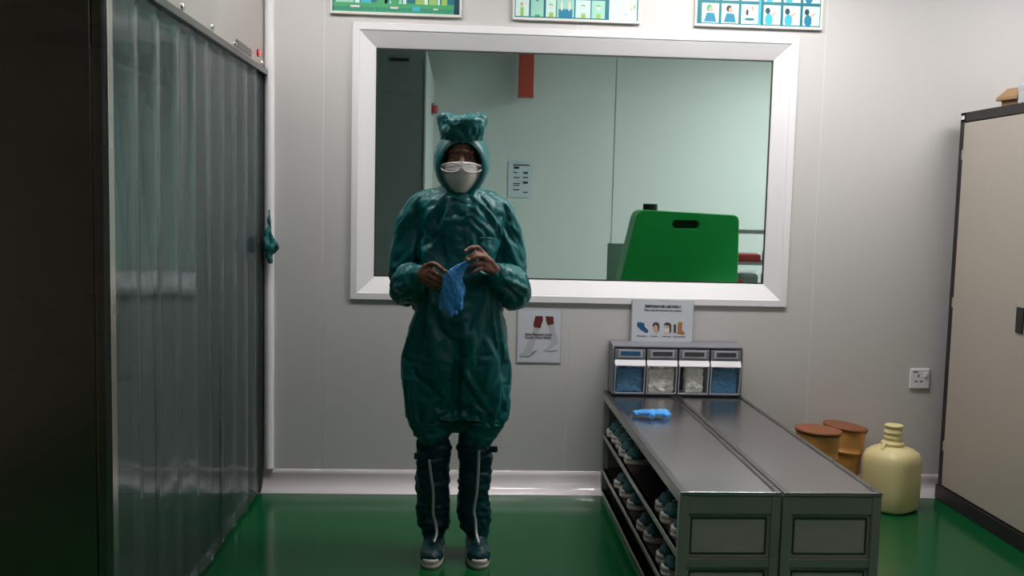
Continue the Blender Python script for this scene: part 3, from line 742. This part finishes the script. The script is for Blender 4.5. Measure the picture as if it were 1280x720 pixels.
for k in range(4):
    a = DX0+.006+pw*k+.004; b = a+pw-.008
    if k: MB().box(a-.006,a-.002,DY0+.012,DY1-.006,.006,H-.016).obj('divider', 'bin_dark', dp)
    bn = MB().box(a,b,DY0-.004,DY0+.002,.160,H-.024).obj('tilt_bin', 'bin_grey', dp, bevel=.0015)
    q_ = MB(); q_.box(a+.014,b-.014,DY0-.008,DY0-.004,.173,H-.028); q_.obj('label_holder', 'bin_edge' if False else 'paper_edge', bn, bevel=.001)
    q_ = MB(); q_.box(a+.024,b-.024,DY0-.0095,DY0-.0078,.182,H-.034); q_.obj('label_slot', 'print_blue' if k==0 else 'bin_dark', bn)
    # sloping white ledge
    m = MB(); m.add([(x,y,z) for x in (a,b) for y,z in ((DY0-.004,.162),(DY0-.018,.138),(DY0-.012,.134),(DY0+.002,.155))],[(0,1,2,3),(7,6,5,4),(0,4,5,1),(1,5,6,2),(2,6,7,3),(3,7,4,0)])
    m.obj('ledge', 'bin_white', bn)
    m = MB(); 
    m.add([(a,DY0-.016,.138),(b,DY0-.016,.138),(b,DY0-.002,.010),(a,DY0-.002,.010),(a,DY0-.013,.138),(b,DY0-.013,.138),(b,DY0+.001,.010),(a,DY0+.001,.010)],[(0,1,2,3),(7,6,5,4),(0,4,5,1),(1,5,6,2),(2,6,7,3),(3,7,4,0)])
    m.obj('window_sheet', 'clear_plastic', bn)
    m = MB()
    for x in (a,b-.004): m.add([(x+dx,y,z) for dx in (0,.004) for y,z in ((DY0-.017,.138),(DY0+.06,.16),(DY0+.06,.010),(DY0-.003,.010))],[(0,1,2,3),(7,6,5,4),(0,4,5,1),(1,5,6,2),(2,6,7,3),(3,7,4,0)])
    m.box(a,b,DY0-.004,DY0+.08,.008,.012); m.obj('bin_wall', 'paper_edge', bn)
    mn, lb, ct, onm = cont[k]
    pm = MB(); rr = random.Random(k)
    for j in range(16):
        if k == 2:
            pm.box(a+.034,b-.022,DY0+.001,DY0+.05,.013,.130) if j==0 else None
        else: pm.ell((rr.uniform(a+.022,b-.022), rr.uniform(DY0+.006,DY0+.03), rr.uniform(.022,.118)),(.024,.012,.014),10,6,rot=Euler((rr.uniform(-.6,.6),rr.uniform(-.7,.7),0)).to_matrix())
    if k != 2: pm.box(a+.010,b-.010,DY0+.004,DY0+.06,.013,.122)
    def dp_(co,no): return co+no*(.0022*N2(co*90))[:,None]
    me = remeshed(pm,.004,2,disp=dp_)
    o = link(onm, me, mn, None, loc=(0,0,DZ)); tag(o, lb, ct, None, 'stuff')

# ------------------------------------------------------------------ drums and carboy
def drum(x, y, rx, ry, label, h=.36):
    t = thing('fibre_drum', label, 'drum', (x,y,.08*math.sin(rx))); t.rotation_euler = (ry, rx, 0)
    pr = [(.001,0),(.077,0),(.080,.006)]
    for k in range(1,11):
        z = h*k/10; r = .080+.014*k/10; pr.append((r,z-.01))
        if k in (4,7,): pr += [(r+.004,z-.008),(r+.004,z-.003),(r,z-.001)]
    pr += [(.094,h),(.091,h),(.090,h-.03),(.001,h-.03)]
    MB().lathe(pr,n=40).obj('shell', 'drum_orange', t, smooth=True)
    MB().lathe([(.091,h-.012),(.099,h-.012),(.100,h+.001),(.091,h+.003)],n=40).obj('rim', 'drum_rim', t, smooth=True)
    MB().lathe([(.001,h-.018),(.092,h-.018),(.092,h-.006),(.001,h-.004)],n=40).obj('lid', 'drum_rim', t)
drum(1.572,-.30,.04,0,'orange-brown fibre drum just right of the bench, nearer the bench',.375)
drum(1.745,-.112,.12,0,'orange-brown tilted fibre drum by the wall between the other drum and the yellow carboy',.345)
cy = thing('plastic_carboy', 'yellow plastic carboy with open ribbed neck on the floor by the wall', 'carboy', (1.965,-.215,0))
def rr_ring(s, z, n=48, pw_=3.2, cx=0, cyy=0, rot=math.radians(33)):
    out = []
    for i in range(n):
        a = 2*math.pi*i/n; c, sn = math.cos(a), math.sin(a); d = (abs(c)**pw_+abs(sn)**pw_)**(-1/pw_)
        x, y = s*d*c, s*d*sn; out.append((cx+x*math.cos(rot)-y*math.sin(rot), cyy+x*math.sin(rot)+y*math.cos(rot), z))
    return out
rings = [rr_ring(.01,.004),rr_ring(.095,.002),rr_ring(.107,.008),rr_ring(.112,.02),rr_ring(.113,.1),rr_ring(.113,.215),rr_ring(.110,.240),rr_ring(.101,.260),rr_ring(.085,.274,pw_=2.7),rr_ring(.062,.284,pw_=2.2),rr_ring(.042,.290,pw_=2),rr_ring(.037,.296,pw_=2),rr_ring(.01,.297,pw_=2)]
MB().loft(rings).obj('vessel', 'carboy', cy, smooth=True)
MB().lathe([(.036,.285),(.049,.290),(.051,.300),(.047,.306),(.037,.308),(.036,.318),(.040,.322),(.040,.329),(.036,.333),(.036,.341),(.041,.345),(.041,.352),(.037,.356),(.036,.372),(.039,.374),(.039,.382),(.030,.383),(.030,.33),(.001,.33)],n=36).obj('neck', 'carboy', cy, smooth=True)
MB().tube([(-.046,-.02,.300),(-.062,-.035,.285),(-.064,-.04,.262),(-.058,-.036,.238)],[.008,.008,.007,.006],n=10).obj('handle', 'carboy', cy, smooth=True)
MB().tube([(.046,.02,.300),(.062,.035,.285),(.064,.04,.262),(.058,.036,.238)],[.008,.008,.007,.006],n=10).obj('handle', 'carboy', cy, smooth=True)

# ------------------------------------------------------------------ person (local: x right, -y towards the camera, z up)
PY = -.80
pe = thing('person', 'person in teal hooded coverall and white face mask, pulling on a blue glove', 'person', (0,PY,0))
# --- body under the clothes: one continuous surface
b = MB()
hr_ = Matrix.Rotation(math.radians(8), 3, 'X')
b.ell((0,.005,1.525),(.070,.088,.090)); b.ell((0,-.022,1.455),(.054,.062,.072)); b.ell((0,-.062,1.485),(.052,.030,.045))
b.tube([(0,-.088,1.500),(0,-.105,1.470),(0,-.107,1.458)],[.008,.011,.013],n=10)
b.tube([(-.038,-.080,1.513),(0,-.094,1.515),(.038,-.080,1.513)],[.009,.010,.009],n=10)
for s in (-1,1):
    b.ell((s*.040,-.066,1.468),(.018,.018,.016)); b.ell((s*.071,.012,1.485),(.007,.018,.028)); b.ell((s*.012,-.100,1.457),(.008,.010,.007))
b.ell((0,-.082,1.425),(.020,.012,.008)); b.ell((0,-.070,1.398),(.018,.016,.014))
b.tube([(0,.02,1.45),(0,.02,1.33)],[.050,.055])
b.tube([(0,.01,1.30),(0,.01,1.15),(0,0,1.0),(0,0,.88)],[.085,.095,.09,.105],n=20)
for s in (-1,1):
    b.tube([(s*.06,.015,1.30),(s*.140,.015,1.27)],[.045,.036]); b.tube([(s*.07,0,.88),(s*.085,0,.66),(s*.080,-.002,.46),(s*.077,.0,.28),(s*.08,0,.09)],[.080,.062,.038,.036,.030])
    b.tube([(s*.08,.03,.050),(s*.083,-.04,.042),(s*.085,-.10,.038)],[.026,.022,.014])
def hand(sh, el, wr, knuck, fingers, rads):
    b.tube([sh,el],[.030,.026]); b.tube([el, tuple((Vector(el)+Vector(wr))/2+Vector((math.copysign(.012,el[0]),0,-.022))), wr],[.026,.024,.022])
    for k,(kn,f) in enumerate(zip(knuck,fingers)):
        b.tube([wr,kn],[.018,.0125],n=10,sub=3)
        b.tube([kn]+f,[rads[k]*1.12]+[rads[k]*(1-.08*i) for i in range(len(f))],n=10,sub=4)
FR = [.0092,.0085,.0088,.0083,.0073]    # thumb, index, middle, ring, little
LW = (-.138,-.175,1.075)
hand((-.155,.015,1.25),(-.205,.000,1.070),LW,
  [(-.118,-.200,1.105),(-.096,-.226,1.092),(-.100,-.226,1.074),(-.106,-.220,1.058),(-.114,-.210,1.045)],
  [[(-.092,-.232,1.118),(-.068,-.250,1.106),(-.046,-.262,1.090)],[(-.075,-.252,1.083),(-.060,-.258,1.073),(-.044,-.254,1.070)],
   [(-.078,-.250,1.062),(-.060,-.252,1.056),(-.049,-.243,1.056)],[(-.084,-.244,1.046),(-.068,-.244,1.040),(-.060,-.234,1.043)],
   [(-.094,-.232,1.034),(-.080,-.232,1.028),(-.072,-.224,1.032)]], FR)
RW = (.130,-.170,1.090)
hand((.150,.015,1.25),(.206,.000,1.066),RW,
  [(.108,-.206,1.128),(.080,-.222,1.156),(.078,-.230,1.140),(.080,-.230,1.122),(.086,-.222,1.104)],
  [[(.082,-.246,1.146),(.056,-.268,1.146),(.030,-.276,1.134)],[(.060,-.244,1.178),(.040,-.262,1.178),(.022,-.272,1.166)],
   [(.056,-.256,1.158),(.040,-.266,1.150),(.024,-.264,1.140)],[(.058,-.256,1.124),(.044,-.264,1.116),(.032,-.258,1.108)],
   [(.064,-.246,1.102),(.052,-.250,1.092),(.044,-.242,1.086)]], FR)
def dbody(co,no):
    d = np.zeros(len(co))
    for s in (-1,1): # eye sockets, mouth line
        d -= .006*np.exp(-((co[:,0]-s*.030)/.015)**2-((co[:,2]-1.497)/.009)**2)*(co[:,1]<-.03)
    d += .0006*N1(co*60)
    return co+no*d[:,None]
body = link('body', remeshed(b,.0042,3,disp=dbody), 'skin', pe)
for s in (-1,1):
    e = MB().ell((s*.030,-.074,1.494),(.0115,.009,.0045),16,10).obj('eye', 'eye_white', body, smooth=True)
    MB().ell((s*.030,-.0805,1.4925),(.0055,.004,.004),12,8).obj('iris', 'eye_dark', body, smooth=True)
    MB().tube([(s*.014,-.090,1.511),(s*.030,-.090,1.517),(s*.045,-.079,1.512)],[.0022,.0032,.002],n=6).obj('eyebrow', 'hair', body, smooth=True)
MB().ell((0,.012,1.548),(.0725,.090,.076),20,12).obj('hair', 'hair', body, smooth=True)
for p_n, sc__ in (((-.0445,-.2695,1.0945),1.1),((.0205,-.2795,1.1675),.9),((.0275,-.2835,1.137),1.1)):
    MB().ell(p_n,(.0062*sc__,.0028,.0050*sc__),10,6).obj('fingernail', 'nail', body, smooth=True)

# --- coverall
c = MB(); n = 40
def oval(cx, cy_, z, rx, ry, pw_=2.3, n=40):
    out = []
    for i in range(n):
        a = 2*math.pi*i/n; cc, ss = math.cos(a), math.sin(a); d = (abs(cc)**pw_+abs(ss)**pw_)**(-1/pw_)
        out.append((cx+rx*d*cc, cy_+ry*d*ss, z))
    return out
c.loft([oval(0,.005,*q) for q in ((1.405,.062,.062),(1.385,.078,.080),(1.365,.112,.092),(1.345,.150,.105),(1.315,.178,.118),(1.27,.172,.128),(1.18,.156,.135),(1.08,.152,.138),(1.00,.158,.136),(.94,.170,.142),(.86,.188,.148),(.80,.192,.150),(.74,.180,.140),(.68,.150,.110),(.60,.120,.085),(.53,.10,.075),(.49,.07,.06),(.470,.05,.04))])
for s in (-1,1):
    c.tube([(s*.095,0,.86),(s*.102,-.005,.72),(s*.103,-.008,.60),(s*.100,-.010,.53),(s*.090,-.008,.475),(s*.078,-.004,.43)],[.098,.097,.091,.086,.066,.050],n=24)
# inner blouse hang
# shoulders, sleeves
c.tube([(-.085,.012,1.325),(-.165,.012,1.290),(-.200,.015,1.20),(-.212,.012,1.11),(-.205,-.01,1.058),(-.180,-.085,1.045),(-.158,-.135,1.060),(-.142,-.166,1.074)],[.058,.062,.056,.055,.064,.066,.050,.030],n=20)
c.tube([(.085,.012,1.325),(.155,.012,1.280),(.190,.015,1.19),(.208,.012,1.10),(.212,-.01,1.050),(.190,-.085,1.045),(.160,-.130,1.068),(.136,-.160,1.084)],[.058,.062,.056,.055,.064,.068,.052,.030],n=20)
# explicit creases drawn on the front: x0,z0,x1,z1,width,depth
ST = [(-.06,1.36,-.15,1.25,.012,.006),(-.04,1.34,-.10,1.16,.014,.006),(.05,1.35,.12,1.27,.012,.007),(.06,1.33,.15,1.20,.012,-.007),(-.08,1.33,-.17,1.30,.010,-.006),
      (-.135,1.29,-.150,1.10,.012,-.013),(.140,1.29,.152,1.08,.012,-.013),(-.11,1.24,-.12,1.00,.022,.008),(.10,1.22,.115,1.00,.022,.009),
      (-.07,1.20,-.05,1.03,.016,-.006),(.06,1.24,.085,1.06,.012,-.006),(.03,1.28,.075,1.22,.008,.005),(.045,1.30,.10,1.25,.007,-.005),
      (-.20,1.30,-.25,1.24,.010,.008),(-.18,1.28,-.23,1.20,.010,-.008),(.19,1.29,.235,1.22,.010,.008),(.17,1.28,.22,1.19,.009,-.008),
      (-.19,1.17,-.25,1.11,.012,.007),(-.18,1.13,-.25,1.06,.010,-.008),(.19,1.17,.25,1.12,.012,.007),(.18,1.13,.26,1.07,.010,-.008),(.20,1.22,.24,1.17,.008,.006),
      (-.24,1.02,-.15,1.05,.010,.007),(-.22,.99,-.15,1.03,.009,-.007),(.25,1.02,.15,1.07,.010,.007),(.22,.99,.15,1.04,.009,-.007),
      (-.03,.93,-.10,.80,.02,.007),(.02,.93,.08,.78,.02,.007),(-.10,.90,-.17,.80,.015,-.007),(.10,.90,.17,.79,.015,-.007),
      (0,.86,0,.50,.016,-.016),(-.01,.80,-.10,.66,.014,.007),(.01,.80,.10,.66,.014,.007),(-.03,.72,-.10,.58,.012,-.007),(.03,.74,.11,.60,.012,-.007),
      (-.16,.72,-.15,.55,.014,.007),(.16,.72,.14,.55,.014,.007),(-.06,.66,-.04,.52,.012,.007),(.06,.66,.05,.53,.012,.007),(-.19,.545,-.08,.56,.008,-.010),(.18,.55,.09,.555,.008,-.008)]
def cloth_wrinkle(me, frames=22, grow=-.14, pins=None, pressure=.8, mass=.25):
    """let the garment shape settle as real fabric: slightly too large, held at its pins"""
    o = bpy.data.objects.new('tmp_cloth', me); COL.objects.link(o)
    vg = o.vertex_groups.new(name='pin')
    for v in me.vertices:
        w = pins(v.co)
        if w > 0: vg.add([v.index], w, 'REPLACE')
    m = o.modifiers.new('c', 'CLOTH'); cs = m.settings
    cs.quality = 5; cs.mass = mass; cs.tension_stiffness = 30; cs.compression_stiffness = 30; cs.shear_stiffness = 12; cs.bending_stiffness = .05
    cs.tension_damping = 10; cs.compression_damping = 10; cs.shear_damping = 8; cs.air_damping = 4
    cs.vertex_group_mass = 'pin'; cs.pin_stiffness = 1
    cs.shrink_min = grow; cs.effector_weights.gravity = .3
    cs.use_pressure = True; cs.uniform_pressure_force = pressure
    m.collision_settings.use_collision = True; m.collision_settings.distance_min = .003; m.collision_settings.use_self_collision = False
    m.collision_settings.collision_quality = 2
    m.point_cache.frame_start = 1; m.point_cache.frame_end = frames
    for f_ in range(1, frames+1): S.frame_set(f_)
    dg = bpy.context.evaluated_depsgraph_get()
    out = bpy.data.meshes.new_from_object(o.evaluated_get(dg)); bpy.data.objects.remove(o)
    S.frame_set(1)
    return out
def pinw(p):
    z = p.z
    if z > 1.375: return 1.0
    if z < .455: return 1.0
    for w_ in (LW, RW):
        if (p-Vector(w_)).length < .040: return 1.0
    w = 0.0
    for w_ in (LW, RW):
        if (p-Vector(w_)).length < .13 and p.y < -.02 and abs(p.x) > .135: w = .35
    if z > 1.30 and abs(p.x) < .17: w = max(w, (z-1.30)/.075*.6)
    w = max(w, .35*math.exp(-((z-.50)/.03)**2), .15*math.exp(-((z-.95)/.03)**2))
    for w_ in (LW, RW):
        w = max(w, 1-((p-Vector(w_)).length-.04)/.03)
    return max(.10, min(1, w))
def strokes(co, no, k, wk=1.0):
    x,y,z = co.T; d = np.zeros(len(co)); fr = np.clip(-no[:,1]+.25, 0, 1)
    for x0,z0,x1,z1,wd,dp__ in ST:
        vx,vz = x1-x0, z1-z0; l2 = vx*vx+vz*vz; t = ((x-x0)*vx+(z-z0)*vz)/l2; tc = np.clip(t,0,1)
        dist = np.hypot(x-(x0+tc*vx)+.006*np.sin(t*3+x0*40), z-(z0+tc*vz))
        d += k*dp__*np.exp(-(dist/(wd*wk))**2)*(.35+.65*np.sin(tc*math.pi))*fr
    return d
def dsuit0(co,no):
    big = N1(co*np.array([10,10,3.5])); mid = N2(co*np.array([20,20,8.0]))
    return co+no*(.0030*big+.0018*mid+strokes(co,no,.9,1.2))[:,None]
def dsuit1(co,no):
    x,y,z = co.T; d = strokes(co,no,.40,.8)
    for wx,wy,wz in (LW,RW):
        q = np.sqrt((x-wx)**2+(y-wy)**2+(z-wz)**2); d += .0022*np.exp(-((q-.05)/.03)**2)*np.sin(q*240)
    m_ = (np.abs(x-.003)<.026)&(no[:,1]<-.2)&(z>.98)&(z<1.37)
    d += m_*.0042 + m_*.0012*np.sin(z*170+x*60)
    d -= .010*np.exp(-(x/.014)**2)*np.clip((.84-z)/.12,0,1)*(no[:,1]<-.1)
    return co+no*d[:,None]
bc = body.modifiers.new('col','COLLISION'); body.collision.thickness_outer = .006
sm = remeshed(c,.0085,2,disp=dsuit0)
sm = cloth_wrinkle(sm, pins=pinw)
body.modifiers.remove(bc)
n_ = len(sm.vertices); co = np.empty(n_*3); sm.vertices.foreach_get('co',co); no = np.empty(n_*3); sm.vertex_normals.foreach_get('vector',no)
sm.vertices.foreach_set('co', dsuit1(co.reshape(-1,3), no.reshape(-1,3)).ravel()); sm.update()
suit = link('coverall', sm, 'suit', pe); ss = suit.modifiers.new('sub','SUBSURF'); ss.levels = 1; ss.render_levels = 1
suit['label'] = 'shiny teal coverall'
MB().tube([(.073,-.139,1.205),(.095,-.136,1.206),(.118,-.128,1.204)],[.003,.004,.003],n=8).obj('pocket_welt', 'suit', suit, smooth=True)
for (w_,e_) in ((LW,(-.165,-.12,1.062)),(RW,(.165,-.12,1.066))):
    d = (Vector(w_)-Vector(e_)).normalized(); p0 = Vector(w_)-d*.010
    m = MB(); k_ = []
    a = d.orthogonal().normalized(); b_ = d.cross(a)
    for j in range(5):
        ring = []
        for i in range(30):
            t_ = 2*math.pi*i/30; r = (.031,.034,.030,.034,.029)[j]*(1+.06*math.sin(t_*9+j)); ring.append(p0+d*(-.012+.007*j)+r*(math.cos(t_)*a+math.sin(t_)*b_))
        k_.append(ring)
    m.loft(k_); m.obj('cuff', 'suit', suit, smooth=True)
# --- hood
h = MB(); hn = 48
def hring(cz, rx, rz, y, k=0):
    out = []
    for i in range(hn):
        a = 2*math.pi*i/hn; cc, ss = math.cos(a), math.sin(a)
        w = rx*(1-.22*max(0,-ss)**1.5)
        out.append((w*cc, y - .012*(ss<0)*ss*0, cz+rz*ss))
    return out
rings = [hring(*q) for q in ((1.452,.066,.082,-.035),(1.455,.074,.090,-.078),(1.456,.080,.096,-.090),(1.458,.087,.104,-.087),(1.466,.094,.116,-.068),(1.474,.100,.128,-.03),(1.476,.101,.134,.02),(1.474,.095,.130,.07),(1.480,.072,.105,.11),(1.485,.03,.05,.126),(1.485,.004,.006,.130))]
h.loft(rings, caps=False)
me = h.mesh('hood', True)
n_ = len(me.vertices); co = np.empty(n_*3); me.vertices.foreach_get('co', co); co = co.reshape(-1,3)
bm = bmesh.new(); bm.from_mesh(me); bmesh.ops.subdivide_edges(bm, edges=bm.edges, cuts=2, use_grid_fill=True, smooth=1.0); bm.normal_update()
for v in bm.verts:
    q = np.array([v.co]); k = min(1, max(0,(v.co.y+.085)/.05))
    v.co += v.normal*float(.0025*N1(q*26)[0]+.0012*N2(q*60)[0])*k
bmesh.ops.solidify  # thickness by modifier
bm.to_mesh(me); bm.free(); me.polygons.foreach_set('use_smooth', [True]*len(me.polygons))
hood = link('hood', me, 'suit', pe); so = hood.modifiers.new('s','SOLIDIFY'); so.thickness = .002
# binding round the face opening
m = MB(); R_ = []
bp_ = [(.0785*math.cos(a)*(1-.22*max(0,-math.sin(a))**1.5), -.089, 1.4555+.0945*math.sin(a)) for a in [2*math.pi*i/48 for i in range(48)]]
for i,p in enumerate(bp_):
    c0 = Vector((0,-.089,1.4555)); o_ = (Vector(p)-c0).normalized(); R_.append([Vector(p)+.0045*(math.cos(t)*o_+math.sin(t)*Vector((0,1,0))) for t in [2*math.pi*k/8 for k in range(8)]])
R_.append(R_[0]); m.loft(R_, caps=False); m.obj('binding', 'suit', hood, smooth=True)
# gathered crown
k_ = MB(); k_.loft([oval(0,-.012,z,rx,ry,2.2,48) for z,rx,ry in ((1.540,.056,.074),(1.556,.077,.090),(1.58,.081,.094),(1.605,.085,.098),(1.625,.085,.097),(1.638,.078,.088),(1.645,.060,.068),(1.648,.03,.04))])
for s in (-1,1): k_.ell((s*.058,-.02,1.628),(.032,.05,.027))
k_.ell((0,-.07,1.600),(.055,.035,.030)); k_.ell((-.045,-.065,1.590),(.035,.035,.030)); k_.ell((.05,-.065,1.592),(.032,.035,.032))
def dcrown(co,no):
    x,y,z = co.T; a = np.arctan2(y,x)
    up = np.clip((z-1.555)/.03,0,1)
    d = .0040*N1(co*20)*up+.0018*N2(co*42)*up+.0045*up*ridge(N3(co*16),.20)-.0055*up*ridge(N1(co*15+3),.18)
    d += .0018*(1-up)*np.sin(a*19)
    d -= .010*np.exp(-(x/.02)**2)*np.exp(-((z-1.65)/.02)**2)
    return co+no*d[:,None]
crown = link('crown', remeshed(k_,.0036,2,disp=dcrown), 'suit', hood)
# --- face mask
m = MB(); nu, nv = 30, 22; vs = []
for j in range(nv+1):
    v = j/nv
    hw = .077*(1-.06*v) if v < .25 else .077*.985*(1-.50*((v-.25)/.75)**2.2)
    for i in range(nu+1):
        u = 2*i/nu-1
        z = 1.472-.106*v + .004*(1-u*u)*(1-v) -.010*abs(u)**2*(1-v)*.4
        y = -.122+.052*abs(u)**1.8+.016*v*v -.010*math.sin(v*math.pi)*(1-u*u)
        y += .0035*math.exp(-((v-.20-.10*(1-u*u))/.035)**2)*-1 + .003*math.exp(-((v-.10)/.05)**2)*math.cos(abs(u)*6)
        y -= .006*math.exp(-(u/.13)**2)*math.exp(-(v/.15)**2)
        vs.append((u*hw, y, z))
m.add(vs, [(a*(nu+1)+b2, a*(nu+1)+b2+1, (a+1)*(nu+1)+b2+1, (a+1)*(nu+1)+b2) for a in range(nv) for b2 in range(nu)])
mk = m.obj('face_mask', 'mask_paper', pe, smooth=True); so = mk.modifiers.new('s','SOLIDIFY'); so.thickness = .002
for s in (-1,1):
    pts = [(s*(.004+.070*(.5-.5*math.cos(math.pi*q))), -.131+.050*(abs(q))**2.2, 1.452-.016*math.sin(math.pi*q)+.004*q) for q in [k/10 for k in range(11)]]
    MB().tube(pts,[.0028]*11,n=8,sub=2).obj('pleat', 'mask_paper', mk, smooth=True)
    MB().tube([(s*.004,-.131,1.464),(s*.035,-.127,1.470),(s*.072,-.088,1.462)],[.0026]*3,n=8).obj('nose_edge', 'mask_paper', mk, smooth=True)
    MB().tube([(s*.072,-.080,1.455),(s*.076,-.04,1.47),(s*.073,.01,1.49)],[.0015]*3,n=6).obj('ear_loop', 'mask_paper', mk, smooth=True)
# --- boots
for s,cx,rot,lx in ((-1,-.080,-.05,-.083),(1,.087,.06,.071)):
    bt = MB()
    bt.tube([(lx,.0,.46),(lx,0,.39),(lx,0,.30),(lx,0,.20),((cx+lx)/2,-.005,.13),(cx,-.01,.095)],[.060,.065,.064,.063,.060,.048],n=24)
    u = upper_mb(.034); Rm = Matrix.Rotation(rot,3,'Z')
    u.v = [tuple(Rm @ Vector(p) + Vector((cx,-.045,0))) for p in u.v]
    bt.add(u.v, u.f)
    def dboot(co,no,cx=cx,s=s):
        x,y,z = co.T; sh = np.clip((z-.08)/.03,0,1)
        a = np.arctan2(y,x-cx)
        d = sh*(.0045*N1(co*np.array([12,12,18.]))+.0025*N2(co*np.array([30,30,55.])))
        d += sh*.005*np.sin(z*40+a*1.5+s)*(.6+.4*np.sin(a+s)) 
        d += .004*np.exp(-((z-.115)/.018)**2) - .005*np.exp(-((z-.39)/.01)**2)-.004*np.exp(-((z-.335)/.02)**2)
        d += (1-sh)*.0012*N3(co*60)
        return co+no*d[:,None]
    boot = link('boot', remeshed(bt,.005,2,disp=dboot), 'boot_fabric', pe)
    so_ = link('sole', SOLE.copy(), 'shoe_sole', boot, loc=(cx,-.045,.0)); so_.rotation_euler = (0,0,rot)
    dx = .012*s*0
    if s < 0: zp = [(lx-.015,-.066,.375),(lx-.008,-.068,.32),(lx+.002,-.069,.25),(lx+.002,-.068,.18),(cx+.008,-.068,.14),(cx+.014,-.085,.105),(cx+.006,-.115,.085)]
    else: zp = [(lx+.014,-.066,.410),(lx+.012,-.070,.32),(lx+.008,-.070,.25),(lx-.000,-.068,.19),(cx-.010,-.068,.15),(cx-.006,-.085,.105),(cx+.002,-.118,.084)]
    MB().tube(zp,[.0055]*7,n=8,flat=((0,1,0),.6)).obj('zip', 'zip', boot, smooth=True)
    m = MB(); m.lathe([(.060,.378),(.0655,.379),(.0655,.400),(.060,.401)],c=(lx,0,0),n=30); m.obj('strap', 'boot_fabric', boot)
    if s < 0: MB().box(cx-.075,cx-.030,-.064,-.052,.378,.402).obj('strap_tab', 'boot_fabric', boot, bevel=.003)
    else: MB().box(cx+.035,cx+.068,-.056,-.044,.405,.428).obj('strap_tab', 'boot_fabric', boot, bevel=.003)

# ------------------------------------------------------------------ gloves
gl = thing('nitrile_glove', 'blue disposable glove held between both hands in front of the belly', 'glove', (0,PY,0))
gm = MB(); fl = ((0,1,0),.40); yy = -.262
gm.tube([(.022,yy,1.118),(-.004,yy+.002,1.095),(-.022,yy,1.062),(-.024,yy,1.02),(-.022,yy,.995)],[.010,.024,.035,.038,.034],n=16,flat=fl)
gm.tube([(-.046,yy,1.075),(-.030,yy,1.06)],[.010,.018],n=12,flat=fl)
gm.tube([(-.040,yy,1.01),(-.036,yy-.004,.975),(-.026,yy-.006,.945)],[.014,.013,.010],n=12,flat=((0,1,0),.6))
gm.tube([(-.024,yy,1.01),(-.020,yy+.004,.975),(-.010,yy+.004,.950)],[.013,.012,.009],n=12,flat=((0,1,0),.6))
gm.tube([(-.005,yy,1.02),(.004,yy-.003,.99),(.006,yy-.004,.968)],[.013,.012,.009],n=12,flat=((0,1,0),.6))
gm.tube([(-.046,yy,1.03),(-.058,yy+.010,1.00),(-.060,yy+.012,.965)],[.012,.010,.008],n=12,flat=((0,1,0),.6))
gm.tube([(.006,yy,1.05),(.012,yy+.006,1.03),(.012,yy+.008,1.01)],[.012,.010,.007],n=12,flat=((0,1,0),.6))
def dgl(co,no): return co+no*(.0020*N1(co*40)+.0006*N2(co*90)+.0022*ridge(N3(co*30),.2)-.0018*ridge(N2(co*30),.2))[:,None]
link('glove_skin', remeshed(gm,.0028,2,disp=dgl), 'nitrile', gl)
MB().tube([(.030,yy-.004,1.128),(.010,yy-.006,1.122),(-.012,yy-.004,1.100)],[.004,.004,.004],n=8).obj('cuff_bead', 'nitrile', gl, smooth=True)
g2 = thing('nitrile_glove', 'crumpled blue disposable glove lying on the left bench top', 'glove', (.800,-.545,BZ+.001), .1)
gm = MB(); fl = ((0,0,1),.40)
gm.tube([(-.055,.01,.014),(-.02,.0,.016),(.02,0,.016)],[.022,.030,.030],n=14,flat=fl)
for k,(dx,dy,z) in enumerate(((.055,.035,.012),(.065,.005,.016),(.062,-.022,.012),(.045,-.045,.010),(-.02,-.045,.010))):
    gm.tube([(.01 if k<4 else -.02,dy*.4,.014),(dx*.75,dy*.85,z+.006),(dx,dy,z-.002)],[.014,.011,.009],n=10,flat=((0,0,1),.7))
link('glove_skin', remeshed(gm,.0030,2,disp=dgl), 'nitrile', g2)
MB().tube([(-.072,.030,.012),(-.078,.01,.018),(-.072,-.012,.010)],[.0045]*3,n=8).obj('cuff_bead', 'nitrile', g2, smooth=True)
